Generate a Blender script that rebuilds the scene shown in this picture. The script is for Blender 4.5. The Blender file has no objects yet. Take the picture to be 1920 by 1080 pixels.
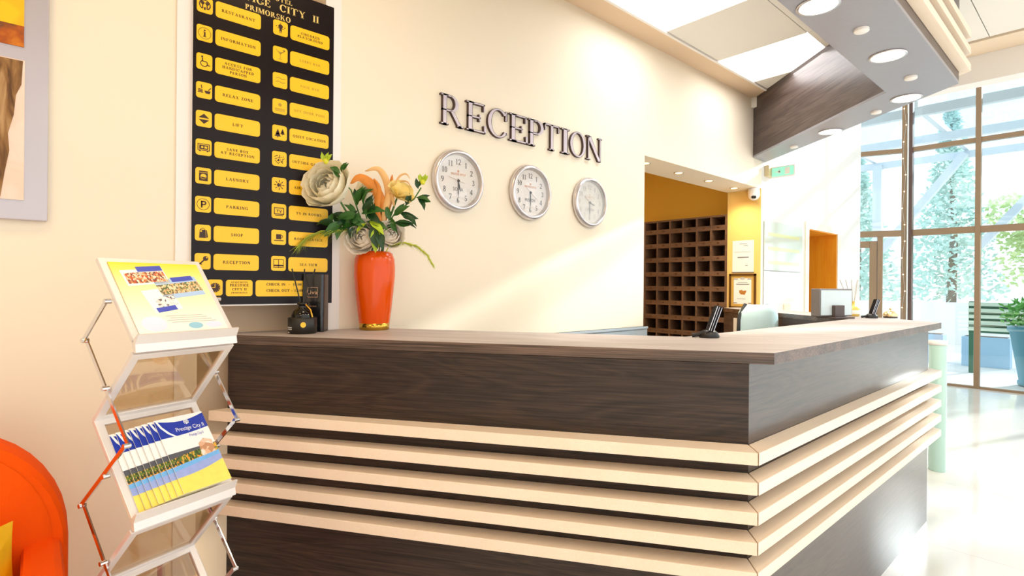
import bpy, bmesh, math, random
from mathutils import Vector, Matrix, Euler
random.seed(7)
C = bpy.context.scene.collection
S = bpy.context.scene
PI = math.pi

# ------------------------------------------------------------------ camera, world, sun, exposure
cam_d = bpy.data.cameras.new('camera'); cam = bpy.data.objects.new('camera', cam_d); C.objects.link(cam)
CAM_TH, CAM_ROLL = 0.8444, 0.0087
cam.matrix_world = Matrix.Translation((2.6463, 0, 1.36)) @ Matrix.Rotation(CAM_TH, 4, 'Z') @ Matrix.Rotation(PI/2, 4, 'X') @ Matrix.Rotation(CAM_ROLL, 4, 'Z')
cam_d.sensor_width = 36; cam_d.lens = 36*1010.7/1920; cam_d.shift_y = -5.9/1920
cam_d.clip_start = 0.05; cam_d.clip_end = 300
S.camera = cam
S.view_settings.view_transform = 'Standard'; S.view_settings.look = 'None'
S.view_settings.gamma = 1; S.view_settings.use_curve_mapping = False
S.view_settings.exposure = -0.42

w = bpy.data.worlds.new('World'); S.world = w; w.use_nodes = True
bg = w.node_tree.nodes['Background']
bg.inputs[0].default_value = (0.86, 0.94, 1.0, 1); bg.inputs[1].default_value = 2.6

SUN_DIR = Vector((-1.0, -3.0, -1.33))
sd = bpy.data.lights.new('sun', 'SUN'); sd.energy = 9.0; sd.angle = math.radians(1.6); sd.color = (1.0, 0.97, 0.92)
so = bpy.data.objects.new('sun', sd); C.objects.link(so); so.rotation_euler = SUN_DIR.to_track_quat('-Z', 'Y').to_euler()
so.location = (5, 14, 9)

def area(name, loc, size, energy, color, rot=(0, 0, 0), sy=None):
    d = bpy.data.lights.new(name, 'AREA'); d.energy = energy; d.color = color; d.size = size
    if sy: d.shape = 'RECTANGLE'; d.size_y = sy
    o = bpy.data.objects.new(name, d); C.objects.link(o); o.location = loc; o.rotation_euler = rot
    return o
# added unseen lights behind and beside the viewer (warm) and the luminous ceiling panels
area('added_ceiling_light', (1.25, -0.7, 3.37), 0.4, 16, (1.0, .60, .28))  # warm fill added to turn the lower left wall orange
for i, (x, y) in enumerate(((1.0, 0.9), (2.9, 0.2), (2.9, 1.9))):
    area('added_ceiling_light', (x, y, 3.37), 0.5, 12, (1.0, 0.72, 0.44))  # added warm fill for the notice board and left wall
area('added_office_light', (-1.3, 4.5, 3.05), .6, 19, (1.0, .84, .60))  # added to brighten the key rack and office wall
area('added_ceiling_light', (2.9, -1.4, 3.37), .5, 18, (1.0, .90, .78))  # added front fill for the flowers, no fixture modelled
area('luminous_panel_light', (0.6, 4.99, 3.37), 0.7, 12, (0.97, 0.98, 1.0))
area('luminous_panel_light', (0.6, 3.42, 3.37), 0.7, 12, (0.97, 0.98, 1.0))
area('added_lobby_fill', (4.6, 1.0, 3.37), 2.2, 20, (1.0, 0.99, 0.98))  # added broad fill for slats, flowers and header
area('added_lobby_fill', (4.6, 4.0, 3.37), 2.2, 30, (0.97, 0.99, 1.0))

# ------------------------------------------------------------------ materials
def lin(c):
    return tuple(((v/255)/12.92 if v <= 10 else (((v/255)+0.055)/1.055)**2.4) for v in c)
MATS = {}
def mat(name, rgb, rough=0.5, metal=0.0, emit=0, spec=None, noise=0.0, nscale=6, coat=0, alpha=None, bump=0, bscale=40, sheen=0):
    if name in MATS: return MATS[name]
    m = bpy.data.materials.new(name); m.use_nodes = True; nt = m.node_tree; b = nt.nodes['Principled BSDF']
    col = (*lin(rgb), 1)
    b.inputs['Base Color'].default_value = col; b.inputs['Roughness'].default_value = rough; b.inputs['Metallic'].default_value = metal
    if spec is not None: b.inputs['Specular IOR Level'].default_value = spec
    if coat: b.inputs['Coat Weight'].default_value = coat; b.inputs['Coat Roughness'].default_value = 0.08
    if sheen: b.inputs['Sheen Weight'].default_value = sheen
    if emit: b.inputs['Emission Color'].default_value = col; b.inputs['Emission Strength'].default_value = emit
    if noise or bump:
        tc = nt.nodes.new('ShaderNodeTexCoord')
    if noise:
        n = nt.nodes.new('ShaderNodeTexNoise'); n.inputs['Scale'].default_value = nscale; n.inputs['Detail'].default_value = 4
        nt.links.new(tc.outputs['Object'], n.inputs['Vector'])
        mx = nt.nodes.new('ShaderNodeMix'); mx.data_type = 'RGBA'
        mx.inputs[6].default_value = tuple(max(0, v*(1-noise)) for v in col[:3])+(1,)
        mx.inputs[7].default_value = tuple(min(1, v*(1+noise)) for v in col[:3])+(1,)
        nt.links.new(n.outputs['Fac'], mx.inputs[0]); nt.links.new(mx.outputs[2], b.inputs['Base Color'])
    if bump:
        n2 = nt.nodes.new('ShaderNodeTexNoise'); n2.inputs['Scale'].default_value = bscale; n2.inputs['Detail'].default_value = 3
        nt.links.new(tc.outputs['Object'], n2.inputs['Vector'])
        bp = nt.nodes.new('ShaderNodeBump'); bp.inputs['Strength'].default_value = bump; bp.inputs['Distance'].default_value = 0.02
        nt.links.new(n2.outputs['Fac'], bp.inputs['Height']); nt.links.new(bp.outputs['Normal'], b.inputs['Normal'])
    MATS[name] = m; return m

def wood(name, dark, light, rotz=0.0, axis='X', rough=0.4, scale=1.0, swirl=1.0, coat=0.0, fine_k=1.25):
    """long-grain wood: grain runs along the chosen axis after turning by rotz"""
    if name in MATS: return MATS[name]
    m = bpy.data.materials.new(name); m.use_nodes = True; nt = m.node_tree; b = nt.nodes['Principled BSDF']
    tc = nt.nodes.new('ShaderNodeTexCoord'); mp0 = nt.nodes.new('ShaderNodeMapping'); mp0.inputs['Rotation'].default_value = (0, 0, -rotz)
    nt.links.new(tc.outputs['Object'], mp0.inputs['Vector'])
    def mp(along, across):
        q = nt.nodes.new('ShaderNodeMapping')
        sc = {'X': (along, across, across), 'Y': (across, along, across), 'Z': (across, across, along)}[axis]
        q.inputs['Scale'].default_value = tuple(v*scale for v in sc); nt.links.new(mp0.outputs[0], q.inputs['Vector']); return q
    big = nt.nodes.new('ShaderNodeTexNoise'); big.inputs['Scale'].default_value = 1; big.inputs['Detail'].default_value = 3
    big.inputs['Distortion'].default_value = 1.1*swirl
    nt.links.new(mp(.75, 5.5).outputs[0], big.inputs['Vector'])
    rings = nt.nodes.new('ShaderNodeMath'); rings.operation = 'MULTIPLY'; rings.inputs[1].default_value = 9*swirl+1
    nt.links.new(big.outputs['Fac'], rings.inputs[0])
    fr = nt.nodes.new('ShaderNodeMath'); fr.operation = 'PINGPONG'; fr.inputs[1].default_value = 0.5; nt.links.new(rings.outputs[0], fr.inputs[0])
    fine = nt.nodes.new('ShaderNodeTexNoise'); fine.inputs['Scale'].default_value = 1; fine.inputs['Detail'].default_value = 5; fine.inputs['Roughness'].default_value = 0.65
    nt.links.new(mp(2.5, 150).outputs[0], fine.inputs['Vector'])
    a = nt.nodes.new('ShaderNodeMath'); a.operation = 'MULTIPLY_ADD'; a.inputs[1].default_value = 0.55; nt.links.new(fr.outputs[0], a.inputs[0])
    f2 = nt.nodes.new('ShaderNodeMath'); f2.operation = 'MULTIPLY_ADD'; f2.inputs[1].default_value = fine_k; f2.inputs[2].default_value = .345-fine_k/2
    nt.links.new(fine.outputs['Fac'], f2.inputs[0]); nt.links.new(f2.outputs[0], a.inputs[2])
    cr = nt.nodes.new('ShaderNodeValToRGB'); cr.color_ramp.elements[0].position = 0.22; cr.color_ramp.elements[1].position = 0.98
    cr.color_ramp.elements[0].color = (*lin(dark), 1); cr.color_ramp.elements[1].color = (*lin(light), 1)
    nt.links.new(a.outputs[0], cr.inputs[0]); nt.links.new(cr.outputs[0], b.inputs['Base Color'])
    bp = nt.nodes.new('ShaderNodeBump'); bp.inputs['Strength'].default_value = 0.12; bp.inputs['Distance'].default_value = 0.002
    nt.links.new(fine.outputs['Fac'], bp.inputs['Height']); nt.links.new(bp.outputs[0], b.inputs['Normal'])
    b.inputs['Roughness'].default_value = rough
    if coat: b.inputs['Coat Weight'].default_value = coat; b.inputs['Coat Roughness'].default_value = 0.22
    MATS[name] = m; return m

def glass(name, tint=(245, 250, 252), refl=0.07, rough=0.0):
    if name in MATS: return MATS[name]
    m = bpy.data.materials.new(name); m.use_nodes = True; nt = m.node_tree
    for n in list(nt.nodes): nt.nodes.remove(n)
    o = nt.nodes.new('ShaderNodeOutputMaterial'); t = nt.nodes.new('ShaderNodeBsdfTransparent'); g = nt.nodes.new('ShaderNodeBsdfGlossy')
    t.inputs[0].default_value = (*lin(tint), 1); g.inputs['Roughness'].default_value = rough
    mx = nt.nodes.new('ShaderNodeMixShader'); mx.inputs[0].default_value = refl
    nt.links.new(t.outputs[0], mx.inputs[1]); nt.links.new(g.outputs[0], mx.inputs[2]); nt.links.new(mx.outputs[0], o.inputs[0])
    MATS[name] = m; return m

CREAM = mat('cream_wall_paint', (246, 234, 212), 0.85, noise=0.02, nscale=1.2)
PALE = mat('daylit_wall_paint', (232, 230, 224), 0.85)  # reception wall paint made paler to hold the daylight on it
WHITE = mat('white_paint', (244, 240, 236), 0.6)
CEIL = mat('ceiling_paint', (240, 236, 228), 0.9)
YELLOW_WALL = mat('yellow_wall_paint', (246, 208, 124), 0.8)
ORANGE_WALL = mat('orange_office_paint', (238, 184, 66), 0.8)
BEIGE = mat('shaded_beige_paint', (214, 188, 158), 0.8)  # beige darkened to hold the recess shadow
ORANGE_WOOD = wood('orange_door_wood', (236, 144, 18), (250, 174, 44), axis='Z', rough=0.45, swirl=0.3)
GREYPANEL = mat('grey_panel', (176, 186, 194), 0.45)
D_DARK, D_LITE = (18, 11, 8), (74, 53, 43)
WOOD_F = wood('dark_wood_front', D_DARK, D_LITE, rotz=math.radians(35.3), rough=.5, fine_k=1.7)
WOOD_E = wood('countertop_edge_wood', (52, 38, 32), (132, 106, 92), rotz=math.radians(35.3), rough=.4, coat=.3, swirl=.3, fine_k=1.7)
WOOD_A = wood('dark_wood_along', D_DARK, D_LITE, axis='Y', rough=0.33, coat=.6)
WOOD_T = wood('sunlit_wood_top', (160, 150, 146), (206, 197, 194), rotz=math.radians(35.3), rough=0.5, swirl=0.4)  # countertop wood paled to hold sunlight and window sheen
WOOD_B = wood('bulkhead_wood_along', (58, 45, 42), (108, 92, 86), axis='Y', rough=0.32, swirl=0.5)
WOOD_D = wood('bulkhead_wood_diagonal', (58, 45, 42), (108, 92, 86), rotz=math.radians(140.5), rough=0.32, swirl=0.5)
WOOD_R = wood('rack_wood', (98, 70, 52), (142, 106, 80), axis='X', rough=0.5, swirl=0.3)
SLAT = wood('pale_slat_wood', (244, 224, 200), (252, 236, 216), axis='Y', rough=0.42, swirl=0.15)
BLACK = mat('black_plastic', (22, 21, 23), 0.3)
SIGNBLACK = mat('sign_black', (28, 19, 19), 0.34, spec=.22)
YELLOW = mat('sign_yellow', (252, 200, 26), 0.4)
GOLDTXT = mat('sign_gold_text', (238, 206, 120), 0.4)
INK = mat('sign_ink', (62, 34, 14), 0.5)
GLARE_INK = mat('sign_glare_ink', (190, 152, 50), 0.5)  # ink paled to imitate glare across some rows
SILVER = mat('brushed_silver', (214, 210, 214), 0.28, metal=0.85)
CHROME = mat('chrome', (222, 222, 226), 0.12, metal=1.0)
LETTER_FACE = mat('letter_lilac_face', (214, 204, 214), 0.35, metal=0.2)
LETTER_EDGE = mat('letter_dark_edge', (74, 52, 46), 0.5)
FACEWHITE = mat('dial_white', (244, 238, 232), 0.55)
DIALINK = mat('dial_ink', (48, 44, 46), 0.5)
DIALORANGE = mat('dial_orange', (240, 150, 80), 0.5)
PAPER = mat('white_paper', (248, 245, 240), 0.6)
BROWN_FRAME = mat('bronze_window_frame', (150, 122, 94), 0.4, metal=0.2)
STEELWHITE = mat('white_pipe', (236, 236, 234), 0.4)
GLASS = glass('window_glass')
ACRYL = glass('smoky_acrylic', (238, 226, 206), 0.16, 0.03)
LIGHTDISC = mat('lamp_glow', (255, 246, 230), 0.5, emit=9)
LUMI = mat('luminous_panel', (255, 253, 250), 0.6, emit=2.2)
WARMDISC = mat('warm_lamp_glow', (255, 226, 160), 0.5, emit=8)

# ------------------------------------------------------------------ mesh helpers
class MB:
    def __init__(s): s.v = []; s.f = []; s.m = []; s.sm = []
    def face(s, pts, mi=0, sm=False):
        i = len(s.v); s.v += [tuple(p) for p in pts]; s.f.append(list(range(i, i+len(pts)))); s.m.append(mi); s.sm.append(sm)
    def mesh(s, vs, fs, mi=0, sm=False):
        i = len(s.v); s.v += [tuple(p) for p in vs]
        for f in fs: s.f.append([i+k for k in f]); s.m.append(mi); s.sm.append(sm)
    def box(s, x0, x1, y0, y1, z0, z1, mi=0):
        v = [(x0, y0, z0), (x1, y0, z0), (x1, y1, z0), (x0, y1, z0), (x0, y0, z1), (x1, y0, z1), (x1, y1, z1), (x0, y1, z1)]
        s.mesh(v, [(0, 3, 2, 1), (4, 5, 6, 7), (0, 1, 5, 4), (1, 2, 6, 5), (2, 3, 7, 6), (3, 0, 4, 7)], mi)
    def prism(s, poly, z0, z1, mi=0):
        n = len(poly)
        a = sum(poly[i][0]*poly[(i+1) % n][1]-poly[(i+1) % n][0]*poly[i][1] for i in range(n))
        if a < 0: poly = poly[::-1]
        v = [(x, y, z0) for x, y in poly]+[(x, y, z1) for x, y in poly]
        s.mesh(v, [tuple(range(n))[::-1], tuple(range(n, 2*n))]+[(i, (i+1) % n, (i+1) % n+n, i+n) for i in range(n)], mi)
    def ext(s, pts, vec, mi=0, mside=None, back=True):
        """extrude a flat polygon (3-D points, seen counter-clockwise from its front) backwards by -vec"""
        n = len(pts); p = [Vector(q) for q in pts]; q = [a-Vector(vec) for a in p]
        s.mesh(p, [tuple(range(n))], mi)
        s.mesh(p+q, [(i, i+n, (i+1) % n+n, (i+1) % n) for i in range(n)], mi if mside is None else mside)
        if back: s.mesh(q, [tuple(range(n))[::-1]], mi if mside is None else mside)
    def bar(s, a, b, wx, wy, up=(0, 0, 1), mi=0):
        a, b = Vector(a), Vector(b); d = (b-a).normalized(); up = Vector(up)
        if abs(d.dot(up)) > .99: up = Vector((1, 0, 0))
        r = d.cross(up).normalized(); u = r.cross(d)
        v = [p+r*i*wx/2+u*j*wy/2 for p in (a, b) for i, j in ((-1, -1), (1, -1), (1, 1), (-1, 1))]
        s.mesh(v, [(0, 1, 2, 3), (7, 6, 5, 4), (0, 4, 5, 1), (1, 5, 6, 2), (2, 6, 7, 3), (3, 7, 4, 0)], mi)
    def tube(s, pts, r, n=8, mi=0, caps=True):
        pts = [Vector(p) for p in pts]; rs = r if isinstance(r, (list, tuple)) else [r]*len(pts); ring = []
        prev = None; vs = []
        for i, p in enumerate(pts):
            d = (pts[min(i+1, len(pts)-1)]-pts[max(i-1, 0)]).normalized()
            if prev is None:
                prev = d.orthogonal().normalized()
            x = (prev-d*prev.dot(d)).normalized(); prev = x; y = d.cross(x)
            vs += [p+(x*math.cos(2*PI*k/n)+y*math.sin(2*PI*k/n))*rs[i] for k in range(n)]
        fs = [(i*n+k, i*n+(k+1) % n, (i+1)*n+(k+1) % n, (i+1)*n+k) for i in range(len(pts)-1) for k in range(n)]
        s.mesh(vs, fs, mi, True)
        if caps:
            m = len(pts); s.mesh(vs[:n], [tuple(range(n))[::-1]], mi); s.mesh(vs[(m-1)*n:], [tuple(range(n))], mi)
    def lathe(s, prof, c=(0, 0, 0), n=32, axis='Z', mi=0, sm=True, caps=True):
        """prof: (radius, height) pairs; axis Z or X"""
        c = Vector(c); vs = []
        for r, h in prof:
            for k in range(n):
                a = 2*PI*k/n
                p = Vector((r*math.cos(a), r*math.sin(a), h)) if axis == 'Z' else Vector((h, r*math.cos(a), r*math.sin(a)))
                vs.append(c+p)
        fs = [(i*n+k, i*n+(k+1) % n, (i+1)*n+(k+1) % n, (i+1)*n+k) for i in range(len(prof)-1) for k in range(n)]
        s.mesh(vs, fs, mi, sm)
        if caps and prof[0][0] > 1e-5: s.mesh(vs[:n], [tuple(range(n))[::-1]], mi)
        if caps and prof[-1][0] > 1e-5: s.mesh(vs[-n:], [tuple(range(n))], mi)
    def ball(s, c, r, mi=0, n=12, sq=(1, 1, 1)):
        prof = [(max(1e-6, math.sin(PI*i/8))*1.0, -math.cos(PI*i/8)) for i in range(9)]
        vs = [(c[0]+r*sq[0]*a*math.cos(2*PI*k/n), c[1]+r*sq[1]*a*math.sin(2*PI*k/n), c[2]+r*sq[2]*h) for a, h in prof for k in range(n)]
        s.mesh(vs, [(i*n+k, i*n+(k+1) % n, (i+1)*n+(k+1) % n, (i+1)*n+k) for i in range(8) for k in range(n)], mi, True)
    def data(s, name, mats):
        me = bpy.data.meshes.new(name); me.from_pydata(s.v, [], s.f)
        for m in (mats if isinstance(mats, (list, tuple)) else [mats]): me.materials.append(m)
        me.polygons.foreach_set('material_index', s.m); me.polygons.foreach_set('use_smooth', s.sm); me.update()
        return me

def root_loc(o):
    p = Vector((0, 0, 0))
    while o is not None: p += o.location; o = o.parent
    return p
def obj(name, mb, mats, parent=None, local=False, bevel=0, world=True):
    """one mesh object; parts are given in world coordinates unless local"""
    if parent is not None and not local:
        r = root_loc(parent); mb.v = [(v[0]-r.x, v[1]-r.y, v[2]-r.z) for v in mb.v]
    o = bpy.data.objects.new(name, mb.data(name, mats) if isinstance(mb, MB) else mb); C.objects.link(o)
    if parent is not None: o.parent = parent
    if bevel:
        b = o.modifiers.new('bevel', 'BEVEL'); b.width = bevel; b.segments = 2; b.limit_method = 'ANGLE'
        b.angle_limit = math.radians(40)
    return o
def tag(o, label=None, cat=None, group=None, kind=None):
    if label: o['label'] = label
    if cat: o['category'] = cat
    if group: o['group'] = group
    if kind: o['kind'] = kind
    return o
def thing(name, label, cat, loc=(0, 0, 0), rotz=0, group=None):
    o = bpy.data.objects.new(name, None); C.objects.link(o); o.location = loc; o.rotation_euler = (0, 0, rotz)
    o.empty_display_size = 0.05
    return tag(o, label, cat, group)
def struct(name, mb, mats, parent=None, bevel=0, label=None):
    o = obj(name, mb, mats, parent, bevel=bevel)
    if parent is None: o['kind'] = 'structure'
    if label: o['label'] = label
    return o
def copy_tree(o, parent=None):
    c = o.copy(); C.objects.link(c)
    if parent is not None: c.parent = parent
    for ch in list(o.children):
        copy_tree(ch, c)
    return c
def box_obj(name, x0, x1, y0, y1, z0, z1, m, parent=None, bevel=0, **k):
    b = MB(); b.box(x0, x1, y0, y1, z0, z1); return obj(name, b, m, parent, bevel=bevel, **k)

# ------------------------------------------------------------------ lettering: a small serif face drawn as polygons
def _ring(cx, cy, rx, ry, T, t, a0, a1, n=14):
    out = []
    for i in range(n):
        p = math.radians(a0+(a1-a0)*i/n); q = math.radians(a0+(a1-a0)*(i+1)/n)
        out.append([(cx+rx*math.cos(p), cy+ry*math.sin(p)), (cx+rx*math.cos(q), cy+ry*math.sin(q)),
                    (cx+(rx-T)*math.cos(q), cy+(ry-t)*math.sin(q)), (cx+(rx-T)*math.cos(p), cy+(ry-t)*math.sin(p))])
    return out
def _bx(x0, y0, x1, y1): return [(x0, y0), (x1, y0), (x1, y1), (x0, y1)]
def _dg(x0, y0, x1, y1, T): return [(x0, y0), (x0+T, y0), (x1+T, y1), (x1, y1)]
def glyph(ch, T, t, sf, se):
    """polygons and width of one glyph, cap height 1"""
    P = []
    def stem(x, y0=0, y1=1, b=True, u=True, th=None):
        th = th or T
        P.append(_bx(x, y0, x+th, y1))
        if b: P.append(_bx(x-se, y0, x+th+se, y0+sf))
        if u: P.append(_bx(x-se, y1-sf, x+th+se, y1))
    def foot(x, th, y): P.append(_bx(x-se*.8, y, x+th+se*.8, y+sf))
    e = se
    if ch == 'A':
        P.append(_dg(e, 0, .40, 1, t)); P.append(_dg(.72, 0, .36, 1, T)); P.append(_bx(.2, .3, .66, .3+t)); foot(e, t, 0); foot(.72, T, 0); return P, .80+T
    if ch == 'B':
        stem(e); P.append(_bx(e, 1-t, .4, 1)); P.append(_bx(e, .5, .4, .5+t)); P.append(_bx(e, 0, .4, t))
        P.extend(_ring(.38, .75, .24, .25, T, t, -90, 90)); P.extend(_ring(.4, .25+t/2, .29, .25+t/2, T, t, -90, 90)); return P, .74
    if ch in 'CG':
        P.extend(_ring(.45, .5, .44, .52, T, t, 42, 325, 22)); P.append(_bx(.74, .64, .74+t, .98))
        if ch == 'G': stem(.66, .08, .42, b=False); return P, .90
        P.append([(.76, .12), (.82, .16), (.80, .22), (.74, .18)]); return P, .86
    if ch == 'D':
        stem(e); P.append(_bx(e, 1-t, .4, 1)); P.append(_bx(e, 0, .4, t)); P.extend(_ring(.38, .5, .46, .5, T, t, -90, 90, 18)); return P, .88
    if ch in 'EF':
        stem(e); P.append(_bx(e, 1-t, .68, 1)); P.append(_bx(e, .5-t/2, .52, .5+t/2)); P.append(_bx(.68-t, .76, .68, 1)); P.append(_bx(.52-t, .38, .52, .62))
        if ch == 'E': P.append(_bx(e, 0, .70, t)); P.append([(.70-t, .26), (.66, 0), (.72, 0), (.74, .26)])
        return P, .76
    if ch == 'H': stem(e); stem(.64); P.append(_bx(e, .5-t/2, .7, .5+t/2)); return P, .64+T+e
    if ch == 'I': stem(e); return P, T+2*e
    if ch == 'J': stem(.22, .2, 1, b=False); P.extend(_ring(.12+T/2, .2, .2, .22, T, t, -170, 0)); return P, .5
    if ch == 'K':
        stem(e); P.append(_dg(e+T-.02, .40, .62, 1, t*1.3)); P.append(_dg(.66, 0, .34, .62, T)); foot(.66, T, 0); foot(.62, t, 1-sf); return P, .72+T
    if ch == 'L': stem(e); P.append(_bx(e, 0, .66, t)); P.append([(.66-t, .28), (.62, 0), (.68, 0), (.70, .28)]); return P, .72
    if ch == 'M':
        stem(e, th=t); stem(.84); P.append(_dg(.42, 0, e, 1, T)); P.append(_dg(.44, 0, .84, 1, t)); return P, .84+T+e
    if ch == 'N':
        stem(e, th=t); stem(.72, b=False, th=t); P.append([(.72+t-T*.9, 0), (.72+t, 0), (e+T*1.05, 1), (e-.05, 1)]); return P, .72+t+e
    if ch in 'OQ':
        P.extend(_ring(.47, .5, .46, .52, T, t, 0, 360, 28))
        if ch == 'Q': P.append(_dg(.74, -.18, .46, .08, T))
        return P, .94
    if ch in 'PR':
        stem(e); P.append(_bx(e, 1-t, .4, 1)); P.append(_bx(e, .46, .4, .46+t)); P.extend(_ring(.38, .73, .30, .27, T, t, -90, 90))
        if ch == 'R': P.append(_dg(.68, 0, .36, .48, T)); foot(.70, T*.9, 0); return P, .70+T
        return P, .72
    if ch == 'S':
        P.extend(_ring(.33, .74, .28, .27, T*.8, t, 40, 250, 12)); P.extend(_ring(.33, .26, .31, .28, T*.8, t, -140, 70, 12))
        P.append([(.06, .64), (.14, .44+.16), (.62, .36), (.54, .56-.16)]); P.append([(.18, .66), (.07, .62), (.46, .30), (.60, .38)])
        P.append(_bx(.54, .72, .54+t, .97)); P.append(_bx(.04, .02, .04+t, .28)); return P, .68
    if ch == 'T': stem(.36, u=False); P.append(_bx(.02, 1-t, .72+T, 1)); P.append(_bx(.02, .74, .02+t, 1)); P.append(_bx(.72+T-t, .74, .72+T, 1)); return P, .76+T
    if ch == 'U': stem(e, .3, 1, b=False); stem(.66, .3, 1, b=False, th=t); P.extend(_ring((e+.66+t)/2, .3, (.66+t-e)/2, .31, T, t, 180, 360)); return P, .66+t+e
    if ch == 'V': P.append(_dg(.36, 0, e*.6, 1, T)); P.append(_dg(.38, 0, .70, 1, t)); foot(e*.6, T, 1-sf); foot(.70, t, 1-sf); return P, .74+e
    if ch == 'W':
        for k in (0, .42): P.append(_dg(.26+k, 0, .04+k, 1, T)); P.append(_dg(.28+k, 0, .46+k, 1, t)); foot(.04+k, T, 1-sf)
        foot(.88, t, 1-sf); return P, 1.0
    if ch == 'X': P.append(_dg(.58, 0, .06, 1, T)); P.append(_dg(.06, 0, .62, 1, t)); foot(.06, t, 0); foot(.58, T, 0); foot(.06, T, 1-sf); foot(.62, t, 1-sf); return P, .68+T
    if ch == 'Y': stem(.36, 0, .48, u=False); P.append(_dg(.36, .45, .04, 1, T)); P.append(_dg(.42, .45, .70, 1, t)); foot(.04, T, 1-sf); foot(.70, t, 1-sf); return P, .78
    if ch == 'Z': P.append(_bx(.04, 1-t, .66, 1)); P.append(_bx(.02, 0, .68, t)); P.append(_dg(.02, 0, .66-T, 1, T)); P.append(_bx(.04, .76, .04+t, 1)); P.append(_bx(.68-t, 0, .68, .24)); return P, .72
    if ch == '1': stem(.16, u=False, th=T); P.append([(.02, .80), (.16, .86), (.16+T, 1), (.16, 1)]); return P, .32+T
    if ch == '2': P.extend(_ring(.30, .70, .27, .30, T, t, -20, 170)); P.append([(.04, 0), (.18, 0), (.57, .62), (.44, .62)]); P.append(_bx(.04, 0, .58, t*1.6)); return P, .62
    if ch == '3': P.extend(_ring(.28, .75, .24, .25, T, t, -90, 160)); P.extend(_ring(.28, .26, .28, .27, T, t, -160, 90)); return P, .60
    if ch == '4': stem(.38, u=False); P.append([(.02, .26), (.10, .26), (.44, 1), (.38, 1)]); P.append(_bx(.02, .24, .62, .24+t*1.4)); return P, .66
    if ch == '5': P.extend(_ring(.28, .30, .28, .31, T, t, -160, 120)); P.append(_bx(.12, .5, .12+t, 1)); P.append(_bx(.12, .9, .52, 1)); return P, .60
    if ch == '6': P.extend(_ring(.30, .28, .27, .29, T, t, 0, 360)); P.extend(_ring(.46, .42, .43, .58, T, t, 90, 180)); return P, .60
    if ch == '7': P.append(_bx(.04, .88, .58, 1)); P.append([(.14, 0), (.28, 0), (.58, .9), (.48, .9)]); P.append(_bx(.04, .74, .04+t, 1)); return P, .60
    if ch == '8': P.extend(_ring(.30, .75, .23, .25, T*.9, t, 0, 360)); P.extend(_ring(.30, .26, .27, .28, T*.9, t, 0, 360)); return P, .60
    if ch == '9': P.extend(_ring(.30, .72, .27, .29, T, t, 0, 360)); P.extend(_ring(.14, .58, .43, .58, T, t, -90, 0)); return P, .60
    if ch == '0': P.extend(_ring(.30, .5, .28, .51, T, t, 0, 360, 20)); return P, .60
    if ch == '-': return [_bx(.06, .36, .40, .36+t*1.6)], .46
    if ch == ':': return [_bx(.06, .1, .06+T, .1+T), _bx(.06, .6, .06+T, .6+T)], .12+T
    if ch == '.': return [_bx(.06, 0, .06+T, T)], .12+T
    return [], .42
def ccw(p):
    a = sum(p[i][0]*p[(i+1) % len(p)][1]-p[(i+1) % len(p)][0]*p[i][1] for i in range(len(p)))
    return p if a > 0 else p[::-1]
def text2d(s, h, T=.2, t=.09, sf=.07, se=.07, gap=.10, sx=1.0):
    polys = []; x = 0
    for ch in s:
        P, wd = glyph(ch, T, t, sf, se)
        for p in P: polys.append(ccw([((x+a)*h*sx, b*h) for a, b in p]))
        x += wd+gap
    return polys, max(0, (x-gap))*h*sx
def put_text(mb, s, o, ux, uy, h, width=None, mi=0, depth=0.0006, align='c', **k):
    """lettering on a plane: o is the middle (or left) of the baseline, ux right, uy up; slightly proud of the surface"""
    polys, wd = text2d(s, h, **k); ux, uy, o = Vector(ux), Vector(uy), Vector(o); nrm = ux.cross(uy)
    sc = 1 if not width else width/wd
    off = {'c': -wd*sc/2, 'l': 0}[align]
    for p in polys:
        mb.face([o+ux*(off+a*sc)+uy*b+nrm*depth for a, b in p], mi)
def plain_text(s, h, width=None):
    """built-in sans lettering as a flat mesh: vertices and faces in x, y"""
    cu = bpy.data.curves.new('lettering', 'FONT'); cu.body = s; cu.size = h/0.72; cu.resolution_u = 3
    o = bpy.data.objects.new('lettering', cu); C.objects.link(o)
    me = bpy.data.meshes.new_from_object(o.evaluated_get(bpy.context.evaluated_depsgraph_get()))
    vs = [v.co.copy() for v in me.vertices]; fs = [tuple(p.vertices) for p in me.polygons]
    bpy.data.objects.remove(o); bpy.data.curves.remove(cu); bpy.data.meshes.remove(me)
    x0 = min(v.x for v in vs); x1 = max(v.x for v in vs)
    sc = 1 if not width else width/(x1-x0)
    return [((v.x-(x0+x1)/2)*sc, v.y) for v in vs], fs
def put_plain(mb, s, o, ux, uy, h, width=None, mi=0, depth=0.0006):
    vs, fs = plain_text(s, h, width); ux, uy, o = Vector(ux), Vector(uy), Vector(o); nrm = ux.cross(uy)
    mb.mesh([o+ux*a+uy*b+nrm*depth for a, b in vs], fs, mi)
def rounded(cx, cy, wd, ht, r, n=4):
    pts = []
    for qx, qy, a0 in ((1, 1, 0), (-1, 1, 90), (-1, -1, 180), (1, -1, 270)):
        for i in range(n+1):
            a = math.radians(a0+90*i/n)
            pts.append((cx+qx*(wd/2-r)+r*math.cos(a), cy+qy*(ht/2-r)+r*math.sin(a)))
    return pts
YW, ZW = Vector((0, 1, 0)), Vector((0, 0, 1))      # right and up on the reception wall

# ================================================================== THE SETTING
CZ = 3.404          # ceiling
FZ = -0.25          # floor
FY = 11.44          # plane of the glazed front
ROOF = 6.3
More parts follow.
